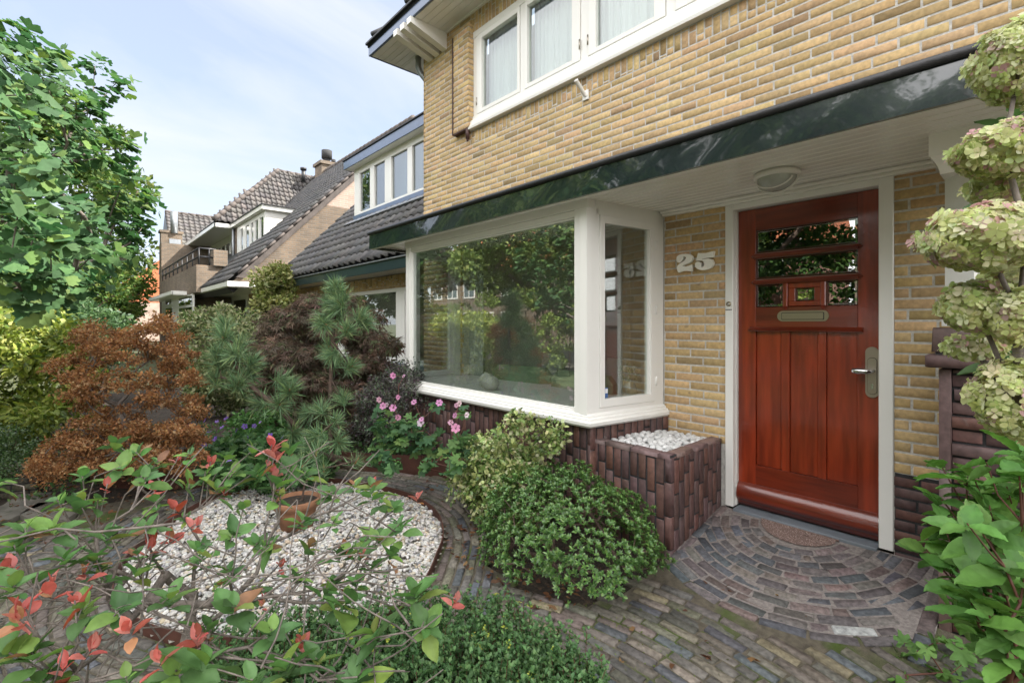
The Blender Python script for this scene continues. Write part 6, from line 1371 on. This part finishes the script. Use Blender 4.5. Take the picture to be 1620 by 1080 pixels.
# --- low wall and slabs at the left
lw = empty('low_brick_wall', (-5.9, -.45, -.2), 'low mossy brick wall at the left edge below the green shrubs', 'wall')
A_ = onZ(-60, 745, .03); B2 = onZ(58, 735, .03); dv = (B2-A_)[:2]; Ln = float(np.linalg.norm(dv)); u_ = dv/Ln; nrm = np.array((u_[1], -u_[0]))
if nrm@(-A_[:2]) < 0: nrm = -nrm
V_, F_, c_ = merge([brickwork((A_[0], A_[1], 0), (*u_, 0), (*nrm, 0), 0, Ln, -.25, -.05, pal=[(.10, .085, .06), (.085, .08, .05)]), brickwork((A_[0], A_[1], 0), (*u_, 0), (*nrm, 0), 0, Ln, -.045, .03, pal=[(.12, .105, .07), (.09, .09, .05), (.14, .10, .07)], vertical=True, L_=.2, H_=.06),
    brick_blocks(np.array([(*(A_[:2]+u_*(i*.072)), .032) for i in range(int(Ln/.072))]), (*u_, 0), (*(-nrm), 0), (0, 0, 1), .06, .19, D=.06, ch=.008, col=palette(int(Ln/.072), [(.17, .16, .11), (.13, .12, .075)], None, .15), jit=.003)])
link('brickwork', npmesh('b', V_, F_, c_), M['paver'], lw)
mb = MB(); a2 = A_[:2]+nrm*-.008; b2 = B2[:2]-nrm*.008; c2 = b2-nrm*.18; d2_ = a2-nrm*.18; mb.prism([(*a2, -.28), (*b2, -.28), (*c2, -.28), (*d2_, -.28)], (0, 0, .30)); mb.build('core', M['dmortar'], lw)
def slabstone(pts, label):
    mb = MB(); c0 = np.mean([onZ(u, v, -.19) for u, v in pts], 0); P = [onZ(u, v, -.19) for u, v in pts]; P2 = [tuple(p*.985+c0*.015+np.array((0, 0, .012))) for p in P]; P = [tuple(p) for p in P]; n = len(P)
    low = [(p[0], p[1], -.24) for p in P]; mb.add(low+P+P2, [(i, (i+1) % n, n+(i+1) % n, n+i) for i in range(n)]+[(n+i, n+(i+1) % n, 2*n+(i+1) % n, 2*n+i) for i in range(n)]+[tuple(range(2*n, 3*n))])
    tag(mb.build('stepping_stone', M['slab']), label, 'stepping stone')
slabstone([(-40, 815), (5, 800), (30, 783), (82, 780), (88, 792), (40, 812), (0, 830)], 'grey flat stepping stone at the left edge in front of the low wall')
slabstone([(30, 815), (60, 797), (98, 795), (130, 806), (110, 820), (50, 825)], 'mossy flat stepping stone below the brown maple')
slabstone([(-30, 850), (10, 832), (45, 830), (60, 845), (20, 868), (-20, 872)], 'flat stepping stone nearest the bottom left, under the photinia')
# dry leaves on the soil
nl = 900; P = np.column_stack([rng.uniform(-7, -4.5, nl), rng.uniform(-1.2, 1.3, nl), np.zeros(nl)]); P[:, 2] = -.19+rng.random(nl)*.015; P2 = np.column_stack([rng.uniform(-4.4, -.6, 150), rng.uniform(.6, 3.0, 150), np.zeros(150)]); P2 = P2[paving_ok(P2[:, 0], P2[:, 1])]; P2[:, 2] = gz(P2[:, 0], P2[:, 1])+.006
P3_ = np.column_stack([rng.uniform(-2.9, -1.7, 120), rng.uniform(1.8, 2.2, 120), np.full(120, -.188)]); P2 = np.concatenate([P2, P3_])
P = np.concatenate([P, P2]); n = len(P)
tag(link('fallen_leaves', npmesh('l', *leaves_at(P, norm(rdir(n)*np.array((1, 1, .15))), norm(rdir(n)*.5+np.array((0, 0, 1))), T_LEAF, .04, palette(n, [(.14, .06, .03), (.20, .11, .05), (.10, .05, .03)]), .3, .08)), M['leafm']), 'brown fallen leaves scattered on the soil around the brown maple', 'fallen leaves', kind='stuff')
shrub('dry_grass', 'pale dry twiggy plant left of the brown maple trunk', 'perennial', (-6.3, .1, -.15), (-6.35, .1, .18), (.4, .3, .25), 30, .06, 300, T_QUAD, .02, [(.25, .2, .14)], stems=30, stem_r=.006, stemm='bark')
